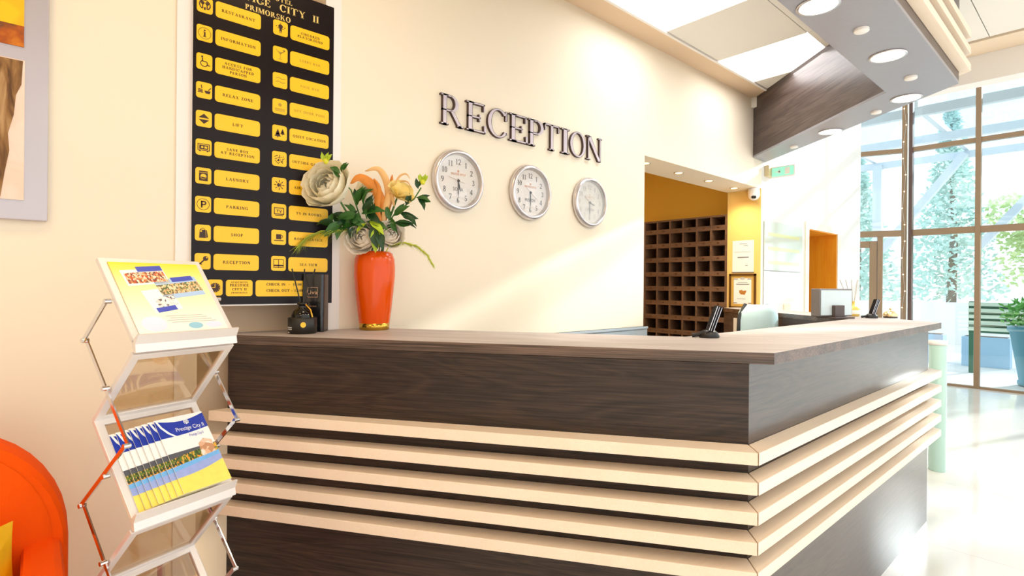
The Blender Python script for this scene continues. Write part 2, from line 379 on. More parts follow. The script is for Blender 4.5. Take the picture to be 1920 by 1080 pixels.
# floor with its polished tiles
b = MB(); b.box(-3.2, 8.2, -3.2, FY+.1, FZ-0.12, FZ-0.006); floor = struct('floor', b, mat('tile_joint', (214, 210, 206), 0.6), label='pale polished tiled lobby floor')
TILE = mat('polished_pale_tile', (242, 238, 232), 0.12, noise=0.03, nscale=2.2, coat=0.3)
tb = MB(); tb.box(-.3485, .3485, -.3485, .3485, -0.006, 0.0); tm = None
for i in range(12):
    for j in range(18):
        x, y = 0.1+0.7*i, -.3+0.7*j
        if x > 7.8 or y > FY-.4: continue
        # keep the tiles the picture can show
        dx, dy = x-2.6463, y; X = dx*math.cos(CAM_TH)+dy*math.sin(CAM_TH); Z = -dx*math.sin(CAM_TH)+dy*math.cos(CAM_TH)
        if x < 0.5 or Z < 1.2 or abs(X/Z) > 1.35: continue
        if tm is None: o = obj('tile', tb, TILE, floor, local=True); tm = o.data; o.modifiers.clear()
        else: o = bpy.data.objects.new('tile', tm); C.objects.link(o); o.parent = floor
        o.location = (x, y, FZ)
b = MB(); b.box(-1.2, 8.2, -3.2, FY+.05, FZ-0.006, FZ-0.001); obj('floor_bed', b, TILE, floor)

# reception wall (x = 0), with the shallow recess behind the notice board and the office opening
b = MB()
b.box(-.39, 0, -3.2, .53, FZ, CZ+.1); b.box(-.39, -.12, .53, 1.085, FZ, CZ+.1); b.box(-.39, 0, 1.085, 3.827, FZ, CZ+.1)
b.box(-.39, 0, 3.827, 6.051, 2.455, ROOF)
wall = struct('wall_left', b, CREAM, label='cream reception wall')
b = MB(); b.box(-.122, -.112, .531, 1.084, FZ, CZ); obj('recess_panel', b, BEIGE, wall)
b = MB(); b.box(-.385, -.002, 6.044, 6.052, 1.08, 2.455); obj('jamb_panel', b, YELLOW_WALL, wall)
b = MB(); b.box(-.385, -.002, 6.044, 6.052, FZ, 1.08); obj('jamb_dado', b, WOOD_F, wall)
b = MB(); b.box(0, .010, .446, .530, FZ, CZ); struct('trim_1', b, WHITE, label='white upright board left of the notice board')
b = MB(); b.box(0, .010, 1.085, 1.166, 1.1265, CZ); struct('trim_8', b, WHITE, label='white upright board right of the notice board')
b = MB(); b.box(0.0, .022, 1.9, 3.852, FZ, 1.023); b.box(0, .03, 1.9, 3.852, 1.005, 1.023); struct('trim_2', b, GREYPANEL, label='grey wall panel behind the reception desk')
# far stretch of the wall with the doorway
b = MB(); b.box(-.39, 0, 6.052, 7.41, FZ, ROOF); b.box(-.39, 0, 8.468, 9.505, FZ, ROOF); b.box(-.39, 0, 7.41, 8.468, 2.11, ROOF)
wfar = struct('wall_far', b, PALE, label='daylight-whitened stretch of wall by the glazing')
# doorway lining and casing
b = MB(); b.box(-.388, .004, 8.455, 8.469, FZ, 2.11); b.box(-.388, .004, 7.41, 7.424, FZ, 2.11); b.box(-.388, .004, 7.41, 8.468, 2.098, 2.11)
d1 = struct('door_1', b, ORANGE_WOOD, label='open doorway lined with orange wood')
for (y0, y1, z0, z1) in ((7.30, 7.41, FZ, 2.11), (8.468, 8.60, FZ, 2.11), (7.30, 8.60, 2.11, 2.2)):
    bb = MB(); bb.box(0, .018, y0, y1, z0, z1); obj('casing', bb, mat('pale_casing', (238, 234, 214), 0.5), d1)
# office behind the opening
b = MB(); b.box(-3.2, -.39, 6.34, 6.44, FZ, 3.1); b.box(-3.3, -3.2, 2.4, 6.44, FZ, 3.1); b.box(-3.2, -.39, 2.3, 2.4, FZ, 3.1)
struct('wall_office', b, ORANGE_WALL, label='orange office wall behind the key rack')
b = MB(); b.box(-3.3, -.39, 2.3, 6.44, 3.1, 3.2); struct('ceiling_office', b, CEIL)
b = MB(); b.box(-1.9, -1.8, 6.44, 9.3, FZ, 3.0); b.box(-1.8, -.39, 6.44, 6.5, FZ, 3.0); b.box(-1.8, -.39, 9.05, 9.1, FZ, 3.0); b.box(-1.9, -.39, 6.44, 9.1, 2.9, 3.0)
struct('wall_corridor', b, mat('corridor_ochre', (196, 120, 30), 0.8))
b = MB(); b.box(-1.3, -1.2, 9.1, FY+.1, FZ, ROOF); b.box(-1.2, -.39, 9.1, 9.2, FZ, ROOF); struct('wall_side', b, PALE)
# walls out of the picture
b = MB(); b.box(-.39, 8.2, -3.3, -3.2, FZ, CZ+.1); struct('wall_back', b, CREAM)
# ceiling: backing slab plus boards; luminous panels over the desk
b = MB(); b.box(-.39, 8.2, -3.3, 5.785, CZ+.03, CZ+.12); b.box(.5, 8.2, 5.785, 6.13, CZ+.03, CZ+.12)
ceil = struct('ceiling', b, mat('ceiling_void', (200, 190, 176), 0.9), label='cream board ceiling with luminous panels')
ys = [(-3.2, -1.36), (-1.36, -.63), (-.63, .21), (.21, .94), (.94, 1.78)] + [(1.78, 2.21), (2.21, 3.05), (3.05, 3.79), (3.79, 4.633), (4.633, 5.36), (5.36, 5.785)]
lum = {(3.05, 3.79), (4.633, 5.36)}
for (y0, y1) in ys:
    for (x0, x1) in ((.225, .975), (.975, 1.55)):
        islum = (y0, y1) in lum and x0 < .5
        bb = MB(); bb.box(x0+.003, x1-.003, y0+.003, y1-.003, CZ, CZ+.028)
        obj('luminous_panel' if islum else 'ceiling_board', bb, LUMI if islum else CEIL, ceil)
for i in range(6):
    for (y0, y1) in ((-3.2, -1.4), (-1.4, .4), (.4, 2.2), (2.2, 4.0), (4.0, 5.78)):
        x0 = 1.94+1.04*i
        bb = MB(); bb.box(x0+.003, min(8.2, x0+1.037), y0+.003, y1-.003, CZ, CZ+.028); obj('ceiling_board', bb, CEIL, ceil)
b = MB(); b.prism([(1.916, 4.745), (1.937, 4.745), (1.937, 5.775), (.53, 5.775)], CZ, CZ+.028); obj('ceiling_board', b, CEIL, ceil)
b = MB(); b.box(.45, 8.2, 5.80, 6.128, CZ-.012, CZ+.03); obj('ceiling_edge_board', b, mat('edge_board', (236, 216, 190), 0.8), ceil)
b = MB(); b.box(0, .2, -3.2, 5.78, CZ-.004, CZ+.03); struct('trim_3', b, mat('cove_shaded_beige', (226, 200, 170), 0.85), label='shade-toned beige strip where the wall meets the ceiling')  # white-beige strip with its shadow put into the colour
b = MB(); b.box(.2, .222, -3.2, 5.78, CZ-.012, CZ+.03); struct('trim_4', b, WHITE)
b = MB(); b.box(0, .48, 5.785, 5.86, 3.292, CZ+.12); struct('trim_5', b, CEIL)
b = MB(); b.box(1.2, 8.2, 6.13, 6.3, 3.16, ROOF); struct('trim_6', b, WHITE, label='white header above the glazed front')
b = MB(); b.box(-.39, 1.2, 6.13, 6.3, 3.3, ROOF); struct('trim_7', b, WHITE)
b = MB(); b.box(-1.3, 8.2, 6.13, FY+.1, ROOF, ROOF+.1); struct('ceiling_atrium', b, WHITE)

# ------------------------------------------------------------------ glazed front (window_2) and its angled end (window_1)
w2 = thing('window_2', None, None); w2['kind'] = 'structure'; w2['label'] = 'tall glazed front with bronze frames'
CX0 = .164
mx = [CX0, 1.128, 2.09, 3.06, 4.02]
zt = [FZ+.03, 2.325, 3.775, 5.2, ROOF]
for x in mx[1:]:
    bb = MB(); bb.box(x-.035, x+.035, FY-.06, FY+.06, FZ, ROOF); obj('mullion', bb, BROWN_FRAME, w2, bevel=.004)
for k, z in enumerate(zt[1:4]):
    h = .053 if k == 0 else .038
    bb = MB(); bb.box(CX0, 4.4, FY-.045, FY+.05, z-h, z+h); obj('transom', bb, BROWN_FRAME, w2, bevel=.004)
bb = MB(); bb.box(CX0, 4.4, FY-.04, FY+.05, FZ, FZ+.03); obj('bottom_rail', bb, BROWN_FRAME, w2)
for i in range(4):
    for k in range(4):
        bb = MB(); bb.box(mx[i]+.02, mx[i+1]-.02, FY-.004, FY+.004, zt[k]+.02, zt[k+1]-.02); obj('pane', bb, GLASS, w2)
w1 = thing('window_1', None, None); w1['kind'] = 'structure'; w1['label'] = 'angled end of the glazed front beside the wall'
U1 = Vector((-.64, -.24, 0)).normalized()
def q1(s, z): p = Vector((CX0, FY, 0))+U1*s; return (p.x, p.y, z)
def bar1(name, s0, z0, s1, z1, wd, dp, m, par):
    bb = MB()
    if abs(z1-z0) < .01: bb.bar(q1(s0, z0), q1(s1, z1), dp, wd)
    else: bb.bar(q1(s0, z0), q1(s1, z1), dp, wd, up=tuple(U1))
    return obj(name, bb, m, par, bevel=.004)
bb = MB(); bb.box(CX0-.06, CX0+.018, FY-.06, FY+.06, FZ, ROOF); obj('mullion', bb, BROWN_FRAME, w1, bevel=.004)
bb = MB(); bb.box(CX0+.028, CX0+.048, FY-.09, FY-.06, FZ, ROOF); obj('cover_strip', bb, STEELWHITE, w1)
bb = MB(); bb.box(CX0+.052, CX0+.098, FY-.08, FY+.04, FZ, ROOF); obj('cover_strip', bb, mat('dark_bronze', (92, 66, 58), 0.4), w1)
for z, hh in ((2.325, .106), (3.775, .076), (5.2, .076)): bar1('transom', .06, z, 1.4, z, hh, .09, BROWN_FRAME, w1)
for k in range(1, 4):
    bb = MB(); bb.bar(q1(0.08, (zt[k]+zt[k+1])/2), q1(1.4, (zt[k]+zt[k+1])/2), .008, zt[k+1]-zt[k]-.08); obj('pane', bb, GLASS, w1)
bb = MB(); bb.bar(q1(.08, 1.0), q1(.34, 1.0), .008, 2.48); obj('pane', bb, GLASS, w1)
bar1('door_post', .38, FZ, .38, 2.27, .08, .09, BROWN_FRAME, w1)
# fairy lights twined round the corner post
FL = mat('fairy_lamp', (255, 232, 190), 0.3, emit=4)
fl = thing('fairy_lights', 'string of tiny warm lamps running up the bronze corner post', 'string lights', (CX0-.02, FY-.07, FZ))
bb = MB(); bb.tube([(CX0-.02+.025*math.sin(k*1.9), FY-.066, FZ+.4+k*.29) for k in range(18)], .002, 5); obj('wire', bb, STEELWHITE, fl)
for k in range(18):
    bb = MB(); bb.ball((CX0-.02+.025*math.sin(k*1.9), FY-.075, FZ+.4+k*.29), .010, n=6); obj('lamp', bb, FL, fl)
# the glass door in the angled end
dd = thing('door_2', None, None); dd['kind'] = 'structure'; dd['label'] = 'bronze framed glass door in the angled glazing'
for (s0, s1) in ((.425, .535), (1.22, 1.32)):
    bb = MB(); bb.bar(q1((s0+s1)/2, FZ+.02), q1((s0+s1)/2, 2.20), .06, s1-s0, up=tuple(U1)); obj('stile', bb, BROWN_FRAME, dd, bevel=.006)
for z, hh in ((FZ+.1, .16), (2.14, .12)):
    bb = MB(); bb.bar(q1(.535, z), q1(1.22, z), .055, hh); obj('rail', bb, BROWN_FRAME, dd, bevel=.006)
bb = MB(); bb.bar(q1(.535, 1.0), q1(1.22, 1.0), .01, 2.16); obj('pane', bb, GLASS, dd)
# pillar and the rest of the front, out of the picture
b = MB(); b.box(4.4, 5.2, FY-.1, FY+.12, FZ, ROOF); struct('wall_front', b, WHITE)
w3 = thing('window_3', None, None); w3['kind'] = 'structure'
for x in (5.23, 6.2, 7.2, 8.17):
    bb = MB(); bb.box(x-.03, x+.03, FY-.05, FY+.06, FZ, ROOF); obj('mullion', bb, BROWN_FRAME, w3)
for z in (FZ+.03, 2.325, 3.775, 5.2):
    bb = MB(); bb.box(5.2, 8.17, FY-.04, FY+.05, z-.03, z+.03); obj('transom', bb, BROWN_FRAME, w3)
w4 = thing('window_4', None, None); w4['kind'] = 'structure'
for y in [-3.2+1.63*k for k in range(10)]:
    bb = MB(); bb.box(8.15, 8.25, y-.04, y+.04, FZ, ROOF if y > 6.2 else CZ); obj('mullion', bb, BROWN_FRAME, w4)
for z in (FZ+.03, 2.325, 3.38):
    bb = MB(); bb.box(8.15, 8.25, -3.2, FY, z-.03, z+.03); obj('transom', bb, BROWN_FRAME, w4)

# ------------------------------------------------------------------ bulkhead over the desk
bh = thing('ceiling_bulkhead', 'angular dark wood bulkhead hanging over the reception desk', 'bulkhead', (1.7, 3.0, 2.762))
BZ = 2.762
IN = [(1.53, -1.5), (1.53, 4.566), (.004, 5.83)]; OUT = [(1.912, -1.5), (1.912, 4.72), (.004, 6.14)]
b = MB(); b.prism(IN+OUT[::-1], BZ, BZ+.02); obj('soffit', b, mat('soffit_cool_reflection', (150, 150, 158), 0.3, noise=.06, nscale=30), bh)  # blue-grey stands in for the cool reflection on the underside
b = MB(); b.prism([IN[0], IN[1], (IN[1][0]+.02, IN[1][1]+.008), (IN[0][0]+.02, IN[0][1])], BZ+.02, CZ); obj('inner_panel', b, WOOD_B, bh)
b = MB(); b.prism([IN[1], IN[2], (.004, 5.855), (IN[1][0]+.02, IN[1][1]+.008)], BZ+.02, CZ+.02); obj('inner_panel', b, WOOD_D, bh)
b = MB(); b.prism([OUT[0], OUT[1], (OUT[1][0]-.02, OUT[1][1]-.008), (OUT[0][0]-.02, OUT[0][1])], BZ+.02, CZ); obj('outer_panel', b, WOOD_B, bh)
b = MB(); b.prism([OUT[1], OUT[2], (.004, 6.115), (OUT[1][0]-.02, OUT[1][1]-.008)], BZ+.02, CZ+.02); obj('outer_panel', b, WOOD_D, bh)
for k in range(3):
    z = 2.838+.113*k
    b = MB(); b.prism([(1.912, -1.5), (1.972, -1.5), (1.972, 4.745), (1.9125, 4.722)], z, z+.046); obj('slat', b, SLAT, bh, bevel=.002)
    b = MB(); b.prism([(1.9115, 4.724), (1.971, 4.7475), (.004, 6.215), (.004, 6.142)], z, z+.046); obj('slat', b, SLAT, bh, bevel=.002)

# ================================================================== RECEPTION DESK
desk = thing('reception_desk', 'dark wood L shaped reception desk banded with pale horizontal slats', 'desk', (1.0, 2.5, 0))
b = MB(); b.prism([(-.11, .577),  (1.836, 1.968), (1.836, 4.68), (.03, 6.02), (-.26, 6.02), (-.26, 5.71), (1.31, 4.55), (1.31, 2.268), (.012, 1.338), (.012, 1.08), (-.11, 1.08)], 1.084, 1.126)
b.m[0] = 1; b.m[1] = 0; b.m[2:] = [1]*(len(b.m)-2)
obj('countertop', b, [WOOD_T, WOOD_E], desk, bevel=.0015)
def para(p, q, off, z0, z1):
    """slab along p-q, thickness off to its left"""
    d = (Vector(q)-Vector(p)).normalized(); n = Vector((-d.y, d.x))*off
    bb = MB(); bb.prism([p, q, (q[0]+n.x, q[1]+n.y), (p[0]+n.x, p[1]+n.y)], z0, z1); return bb
obj('front_panel', para((0, .655), (1.772, 1.912), .03, FZ, 1.084), WOOD_F, desk)
obj('side_panel', para((1.772, 1.912), (1.772, 4.637), .03, FZ, 1.084), WOOD_A, desk)
obj('far_panel', para((1.772, 4.637), (.03, 5.93), .03, FZ, 1.084), WOOD_D, desk)
obj('inner_panel', para((-.24, 5.73), (1.30, 4.59), -.02, FZ, 1.084), WOOD_D, desk)
b = MB(); b.prism([(1.742, 4.4), (1.742, 2.1), (.40, 1.16), (.20, 1.62), (.86, 2.15), (.86, 4.4)], .715, .745); obj('worktop', b, mat('worktop_grey', (196, 192, 190), 0.4), desk)
for k in range(5):
    z = .7975-.1016*k
    b = MB(); b.prism([(0, .655), (0, .578), (1.8393, 1.8365), (1.7705, 1.9105)], z-.043, z); obj('slat', b, SLAT, desk, bevel=.0015)
    b = MB(); b.prism([(1.773, 1.9145), (1.842, 1.8398), (1.842, 4.672), (1.772, 4.638)], z-.043, z); obj('slat', b, SLAT, desk, bevel=.0015)
    b = MB(); b.prism([(1.771, 4.639), (1.841, 4.674), (.05, 6.0), (.05, 5.925)], z-.043, z); obj('slat', b, SLAT, desk, bevel=.0015)

# ================================================================== NOTICE BOARD
sg = thing('directory_board', 'tall black hotel directory board with yellow icon plaques beside the reception wall', 'sign', (.0, .81, 1.258))
b = MB(); b.box(.0105, .030, .500, 1.117, 1.256, 2.738); obj('backing', b, WHITE, sg)
b = MB(); b.box(.030, .033, .5005, 1.1165, 1.262, 2.737); obj('board', b, SIGNBLACK, sg)
SXF = .033
def plaque(cy, cz, wd, ht, r=.012):
    bb = MB(); bb.ext([(SXF+.0016, y, z) for y, z in rounded(cy, cz, wd, ht, r)], (.0016, 0, 0), back=False)
    return obj('plaque', bb, YELLOW, sg)
SX2 = SXF+.0016
def lettering(par, lines, cy, cz, h, lead, m, width=None, **k):
    bb = MB(); n = len(lines)
    for i, s in enumerate(lines):
        z = cz+((n-1)/2-i)*(h+lead)-h/2
        put_text(bb, s, (SX2, cy, z), YW, ZW, h, **k)
    return obj('lettering', bb, m, par)
ZR = [2.549-.12225*i for i in range(10)]
LT = [['RESTAURANT'], ['INFORMATION'], ['ACCESS FOR', 'HANDICAPPED', 'PERSON'], ['RELAX ZONE'], ['LIFT'], ['SAVE BOX', 'AT RECEPTION'], ['LAUNDRY'], ['PARKING'], ['SHOP'], ['RECEPTION']]
RT = [['CHILDREN', 'PLAYGROUND'], ['LOBBY BAR'], ['POOL BAR'], ['OUT DOOR POOL'], ['QUIET LOCATION'], ['OUTSIDE GARDEN'], ['AIR CONDITION'], ['TV IN ROOMS'], ['ROOM SERVICE'], ['SEA VIEW']]
TK = dict(T=.22, t=.10, sf=.09, se=.07, gap=.22)
class Icon:
    """flat black pictogram; unit square -1..1 mapped on a plaque"""
    def __init__(s, cy, cz, r): s.b = MB(); s.c = (cy, cz); s.r = r
    def p(s, pts, mi=0): s.b.face([(SX2+.0005+.0002*mi, s.c[0]+a*s.r, s.c[1]+q*s.r) for a, q in ccw(pts)], mi)
    def disc(s, x, y, r, mi=0, n=14): s.p([(x+r*math.cos(2*PI*i/n), y+r*math.sin(2*PI*i/n)) for i in range(n)], mi)
    def ring(s, x, y, r, t, a0=0, a1=360, n=20):
        for q in _ring(x, y, r, r, t, t, a0, a1, n): s.p(q)
    def box(s, x0, y0, x1, y1, mi=0): s.p(_bx(x0, y0, x1, y1), mi)
    def line(s, x0, y0, x1, y1, t, mi=0):
        d = Vector((x1-x0, y1-y0)).normalized(); n = Vector((-d.y, d.x))*t/2
        s.p([(x0+n.x, y0+n.y), (x1+n.x, y1+n.y), (x1-n.x, y1-n.y), (x0-n.x, y0-n.y)], mi)
def draw_icon(kind, ic):
    if kind == 'restaurant':
        ic.ring(0, 0, .78, .16, -60, 240); ic.disc(-.3, .25, .26); ic.disc(.3, .25, .26); ic.box(-.36, -.6, -.22, .1); ic.box(.22, -.6, .36, .1); ic.box(-.12, -.75, .12, -.35)
    elif kind == 'info': ic.ring(0, 0, .85, .06); ic.disc(0, .42, .13); ic.box(-.1, -.45, .12, .2); ic.box(-.22, -.52, .24, -.42); ic.box(-.2, .12, .05, .2)
    elif kind == 'wheel': ic.disc(-.3, .72, .14); ic.line(-.28, .55, -.22, 0, .15); ic.line(-.22, .05, .3, .05, .13); ic.line(.3, .05, .5, -.5, .13); ic.line(.5, -.5, .75, -.42, .12); ic.ring(-.05, -.25, .5, .12, 120, 350)
    elif kind == 'relax':
        ic.p([(.0, 0), (.85, 0), (.72, -.42), (.2, -.42)]); ic.line(.55, .1, .9, .5, .12)
        for q in range(3): ic.box(-.85+.03*q, -.4+.2*q, -.15-.03*q, -.26+.2*q)
        ic.line(-.3, .25, -.4, .75, .12)
    elif kind == 'lift': ic.p([(-.7, .12), (.7, .12), (0, .75)]); ic.p([(-.7, -.12), (.7, -.12), (0, -.75)])
    elif kind == 'safe':
        for q in ((-.8, .42, .8, .52), (-.8, -.5, .8, -.4), (-.8, -.5, -.7, .52), (.7, -.5, .8, .52)): ic.box(*q)
        ic.box(-.58, -.3, .58, .32); ic.disc(-.2, 0, .16, 1); ic.box(.1, -.15, .45, .15, 1); ic.box(-.6, -.65, -.4, -.5); ic.box(.4, -.65, .6, -.5)
    elif kind == 'wash': ic.box(-.58, -.75, .58, .45); ic.box(-.58, .52, .58, .72); ic.disc(0, -.1, .4, 1); ic.p([(-.36, -.14), (.36, -.22), (.2, -.42), (-.2, -.42)], 2)
    elif kind == 'park': ic.ring(0, 0, .85, .07); ic.box(-.3, -.5, -.08, .5); ic.box(-.3, .33, .15, .5); ic.box(-.3, -.12, .15, .05); ic.ring(.12, .19, .31, .19, -90, 90)
    elif kind == 'bag': ic.p([(-.5, -.75), (.4, -.75), (.34, .45), (-.42, .45)]); ic.p([(.45, -.75), (.68, -.6), (.5, .42), (.4, .45)]); ic.ring(-.04, .42, .3, .08, 0, 180); ic.disc(-.25, .25, .13, 1)
    elif kind == 'key': ic.disc(.38, .42, .36); ic.line(.2, .2, -.72, -.72, .2); ic.line(-.3, -.3, -.12, -.5, .14); ic.disc(.52, .55, .1, 1)
    elif kind == 'child': ic.disc(0, .28, .36); ic.p([(-.25, -.45), (.25, -.45), (.1, 0), (-.1, 0)]); ic.box(-.16, -.78, -.05, -.4); ic.box(.05, -.78, .16, -.4); ic.disc(-.65, .2, .09); ic.disc(.65, .2, .09); ic.disc(0, .82, .08); ic.line(-.1, -.1, -.5, .0, .09); ic.line(.1, -.1, .5, -.05, .09)
    elif kind == 'drink': ic.line(-.7, .7, 0, .02, .1); ic.line(.7, .7, 0, .02, .1); ic.line(0, .05, 0, -.75, .08); ic.box(-.3, -.8, .3, -.72); ic.disc(.55, .7, .2); ic.p([(-.4, .42), (.4, .42), (0, .05)])
    elif kind == 'wave':
        for q in range(2): ic.line(-.7, .3-.6*q, -.2, .45-.6*q, .12); ic.line(-.2, .45-.6*q, .3, .25-.6*q, .12); ic.line(.3, .25-.6*q, .8, .4-.6*q, .12)
    elif kind == 'sunsea':
        ic.disc(0, .3, .28)
        for q in range(3): ic.box(-.8, -.4-.18*q, .8, -.3-.18*q)
    elif kind == 'trees':
        for cx, cy, s in ((-.3, -.15, .75), (.45, .15, .55)):
            ic.p([(cx-s*.7, cy-s*.6), (cx+s*.7, cy-s*.6), (cx, cy+s*.3)]); ic.p([(cx-s*.5, cy-s*.2), (cx+s*.5, cy-s*.2), (cx, cy+s)]); ic.box(cx-.08, cy-s*.85, cx+.08, cy-s*.6)
    elif kind == 'garden':
        r = random.Random(3)
        for q in range(36):
            a = r.uniform(0, 2*PI); d = math.sqrt(r.random())*.78; ic.disc(d*math.cos(a), d*math.sin(a)+.02, .085, n=6)
    elif kind == 'snow':
        for h in _ring(0, 0, .34, .34, .3, .3, 90, 270): ic.p(h)
        for q in range(8):
            a = PI/4*q; ic.line(.45*math.cos(a), .45*math.sin(a), .8*math.cos(a), .8*math.sin(a), .12)
        for q in range(-2, 3): ic.line(0, 0, .4*math.cos(.5*q), .4*math.sin(.5*q), .07)
    elif kind == 'tv':
        for q in ((-.78, .45, .78, .58), (-.78, -.55, .78, -.4), (-.78, -.55, -.66, .58), (.66, -.55, .78, .58), (-.6, -.75, .6, -.62)): ic.box(*q)
        ic.box(-.4, .15, -.02, .24); ic.box(-.26, -.22, -.16, .2); ic.line(.08, .24, .24, -.22, .09); ic.line(.4, .24, .24, -.22, .09)
    elif kind == 'cup': ic.box(-.42, -.3, .38, .5); ic.ring(.42, .15, .24, .09, -90, 90); ic.box(-.75, -.6, .75, -.46)
    elif kind == 'window':
        for q in ((-.8, .6, .8, .68), (-.8, -.68, .8, -.6), (-.8, -.68, -.72, .68), (.72, -.68, .8, .68), (-.05, -.68, .05, .68), (-.72, -.45, .72, -.22)): ic.box(*q)
    elif kind == 'clock': ic.disc(0, 0, .8); ic.box(-.06, 0, .04, .6, 1); ic.box(-.45, -.05, 0, .05, 1); 
    for q in range(12 if kind == 'clock' else 0): ic.disc(.66*math.cos(q*PI/6), .66*math.sin(q*PI/6), .05, 1, 6)
LI = ['restaurant', 'info', 'wheel', 'relax', 'lift', 'safe', 'wash', 'park', 'bag', 'key']
RI = ['child', 'drink', 'wave', 'sunsea', 'trees', 'garden', 'snow', 'tv', 'cup', 'window']
glare_rows = {1, 2, 3}  # rows whose ink carries the painted glare
for i in range(10):
    p = plaque(.5435, ZR[i]+.001, .061, .069, .011); ic = Icon(.5435, ZR[i]+.001, .029); draw_icon(LI[i], ic); obj('symbol', ic.b, [INK, YELLOW, INK], p)
    p = plaque(.678, ZR[i], .186, .070, .013); ht = .0125 if len(LT[i]) == 1 else .0115
    lettering(p, LT[i], .678, ZR[i], ht, .006, INK, **TK)
    m = GLARE_INK if i in glare_rows else INK
    p = plaque(.858, ZR[i]+.002, .066, .069, .011); ic = Icon(.858, ZR[i]+.002, .029); draw_icon(RI[i], ic); obj('symbol', ic.b, [m, YELLOW, m], p)
    p = plaque(.998, ZR[i], .190, .068, .013); lettering(p, RT[i], .998, ZR[i], .0115, .005, m, **TK)
p = plaque(.592, 1.337, .060, .070, .011); ic = Icon(.592, 1.337, .026); draw_icon('clock', ic); obj('symbol', ic.b, [INK, YELLOW, INK], p)
p = plaque(.690, 1.335, .110, .072, .011); bb = MB()
for s, z, h, wd in (('APARTHOTEL', 1.358, .006, .07), ('PRESTIGE', 1.342, .011, .078), ('CITY II', 1.325, .010, .06), ('PRIMORSKO', 1.311, .006, .066)): put_text(bb, s, (SX2, .690, z), YW, ZW, h, width=wd, T=.22, t=.10, sf=.09, se=.07, gap=.14)
obj('lettering', bb, INK, p)
p = plaque(.885, 1.334, .254, .074, .012); bb = MB()
for s, z in (('CHECK IN  -  14:00', 1.347), ('CHECK OUT - 12:00', 1.318)): put_text(bb, s, (SX2, .805, z), YW, ZW, .012, align='l', T=.24, t=.11, sf=.1, se=.07, gap=.14)
obj('lettering', bb, INK, p)
bb = MB(); put_text(bb, 'APARTHOTEL', (SXF, .806, 2.674), YW, ZW, .020, width=.21, T=.2, t=.09, sf=.08); obj('title_lettering', bb, GOLDTXT, sg); bb = MB()
put_text(bb, 'PRESTIGE  CITY  II', (SXF, .806, 2.631), YW, ZW, .034, width=.466, T=.22, t=.09, sf=.07); obj('title_lettering', bb, GOLDTXT, sg); bb = MB()
put_text(bb, 'PRIMORSKO', (SXF, .804, 2.590), YW, ZW, .025, width=.200, T=.24, t=.1, sf=.08)
obj('title_lettering', bb, GOLDTXT, sg)

# ================================================================== RAISED LETTERS
LY = {'R': (1.768, 1.936), 'E': (1.952, 2.109), 'C': (2.12, 2.285), 'E2': (2.301, 2.465), 'P': (2.468, 2.613), 'T': (2.623, 2.772), 'I': (2.792, 2.878), 'O': (2.882, 3.056), 'N': (3.063, 3.245)}
nth = {'R': 'opening letter of the word', 'E': 'between the letters R and C', 'C': 'between the two letters E', 'E2': 'between the letters C and P', 'P': 'just before the letter T', 'T': 'between the letters P and I', 'I': 'between the letters T and O', 'O': 'between the letters I and N', 'N': 'closing letter of the word'}
for k, (y0, y1) in LY.items():
    ch = k[0]; zb, H = 2.2985, .1795
    t = thing('sign_letter', 'silver raised capital %s of the RECEPTION wall sign, %s' % (ch, nth[k]), 'letter', (0, (y0+y1)/2, zb), group='raised letters of the word RECEPTION')
    e = .006
    for part, T, tt, sf, se, g, d0, d1, m in (('rim', .16, .07, .056, .075, 0, .018, .018, LETTER_EDGE), ('face', .16, .07, .056, .075, e, .0195, .0015, LETTER_FACE)):
        P, wd = glyph(ch, T, tt, sf, se); xs = [a for p in P for a, q in p]; xa, xb = min(xs), max(xs); bb = MB()
        if part == 'face': P, _ = glyph(ch, .128, .042, .034, .070)
        for p in P:
            pts = []
            for a, q in ccw(p):
                yy = y0+(a-xa)/(xb-xa)*(y1-y0); zz = zb+q*H
                if part == 'face':
                    yy = (y0+y1)/2+(yy-(y0+y1)/2)*.968; zz = zb+H/2+(zz-zb-H/2)*.968
                    if ch not in 'OC': yy += .0022
                pts.append((d0, yy, zz))
            bb.ext(pts, (d1, 0, 0), back=False)
        obj(part, bb, m, t)

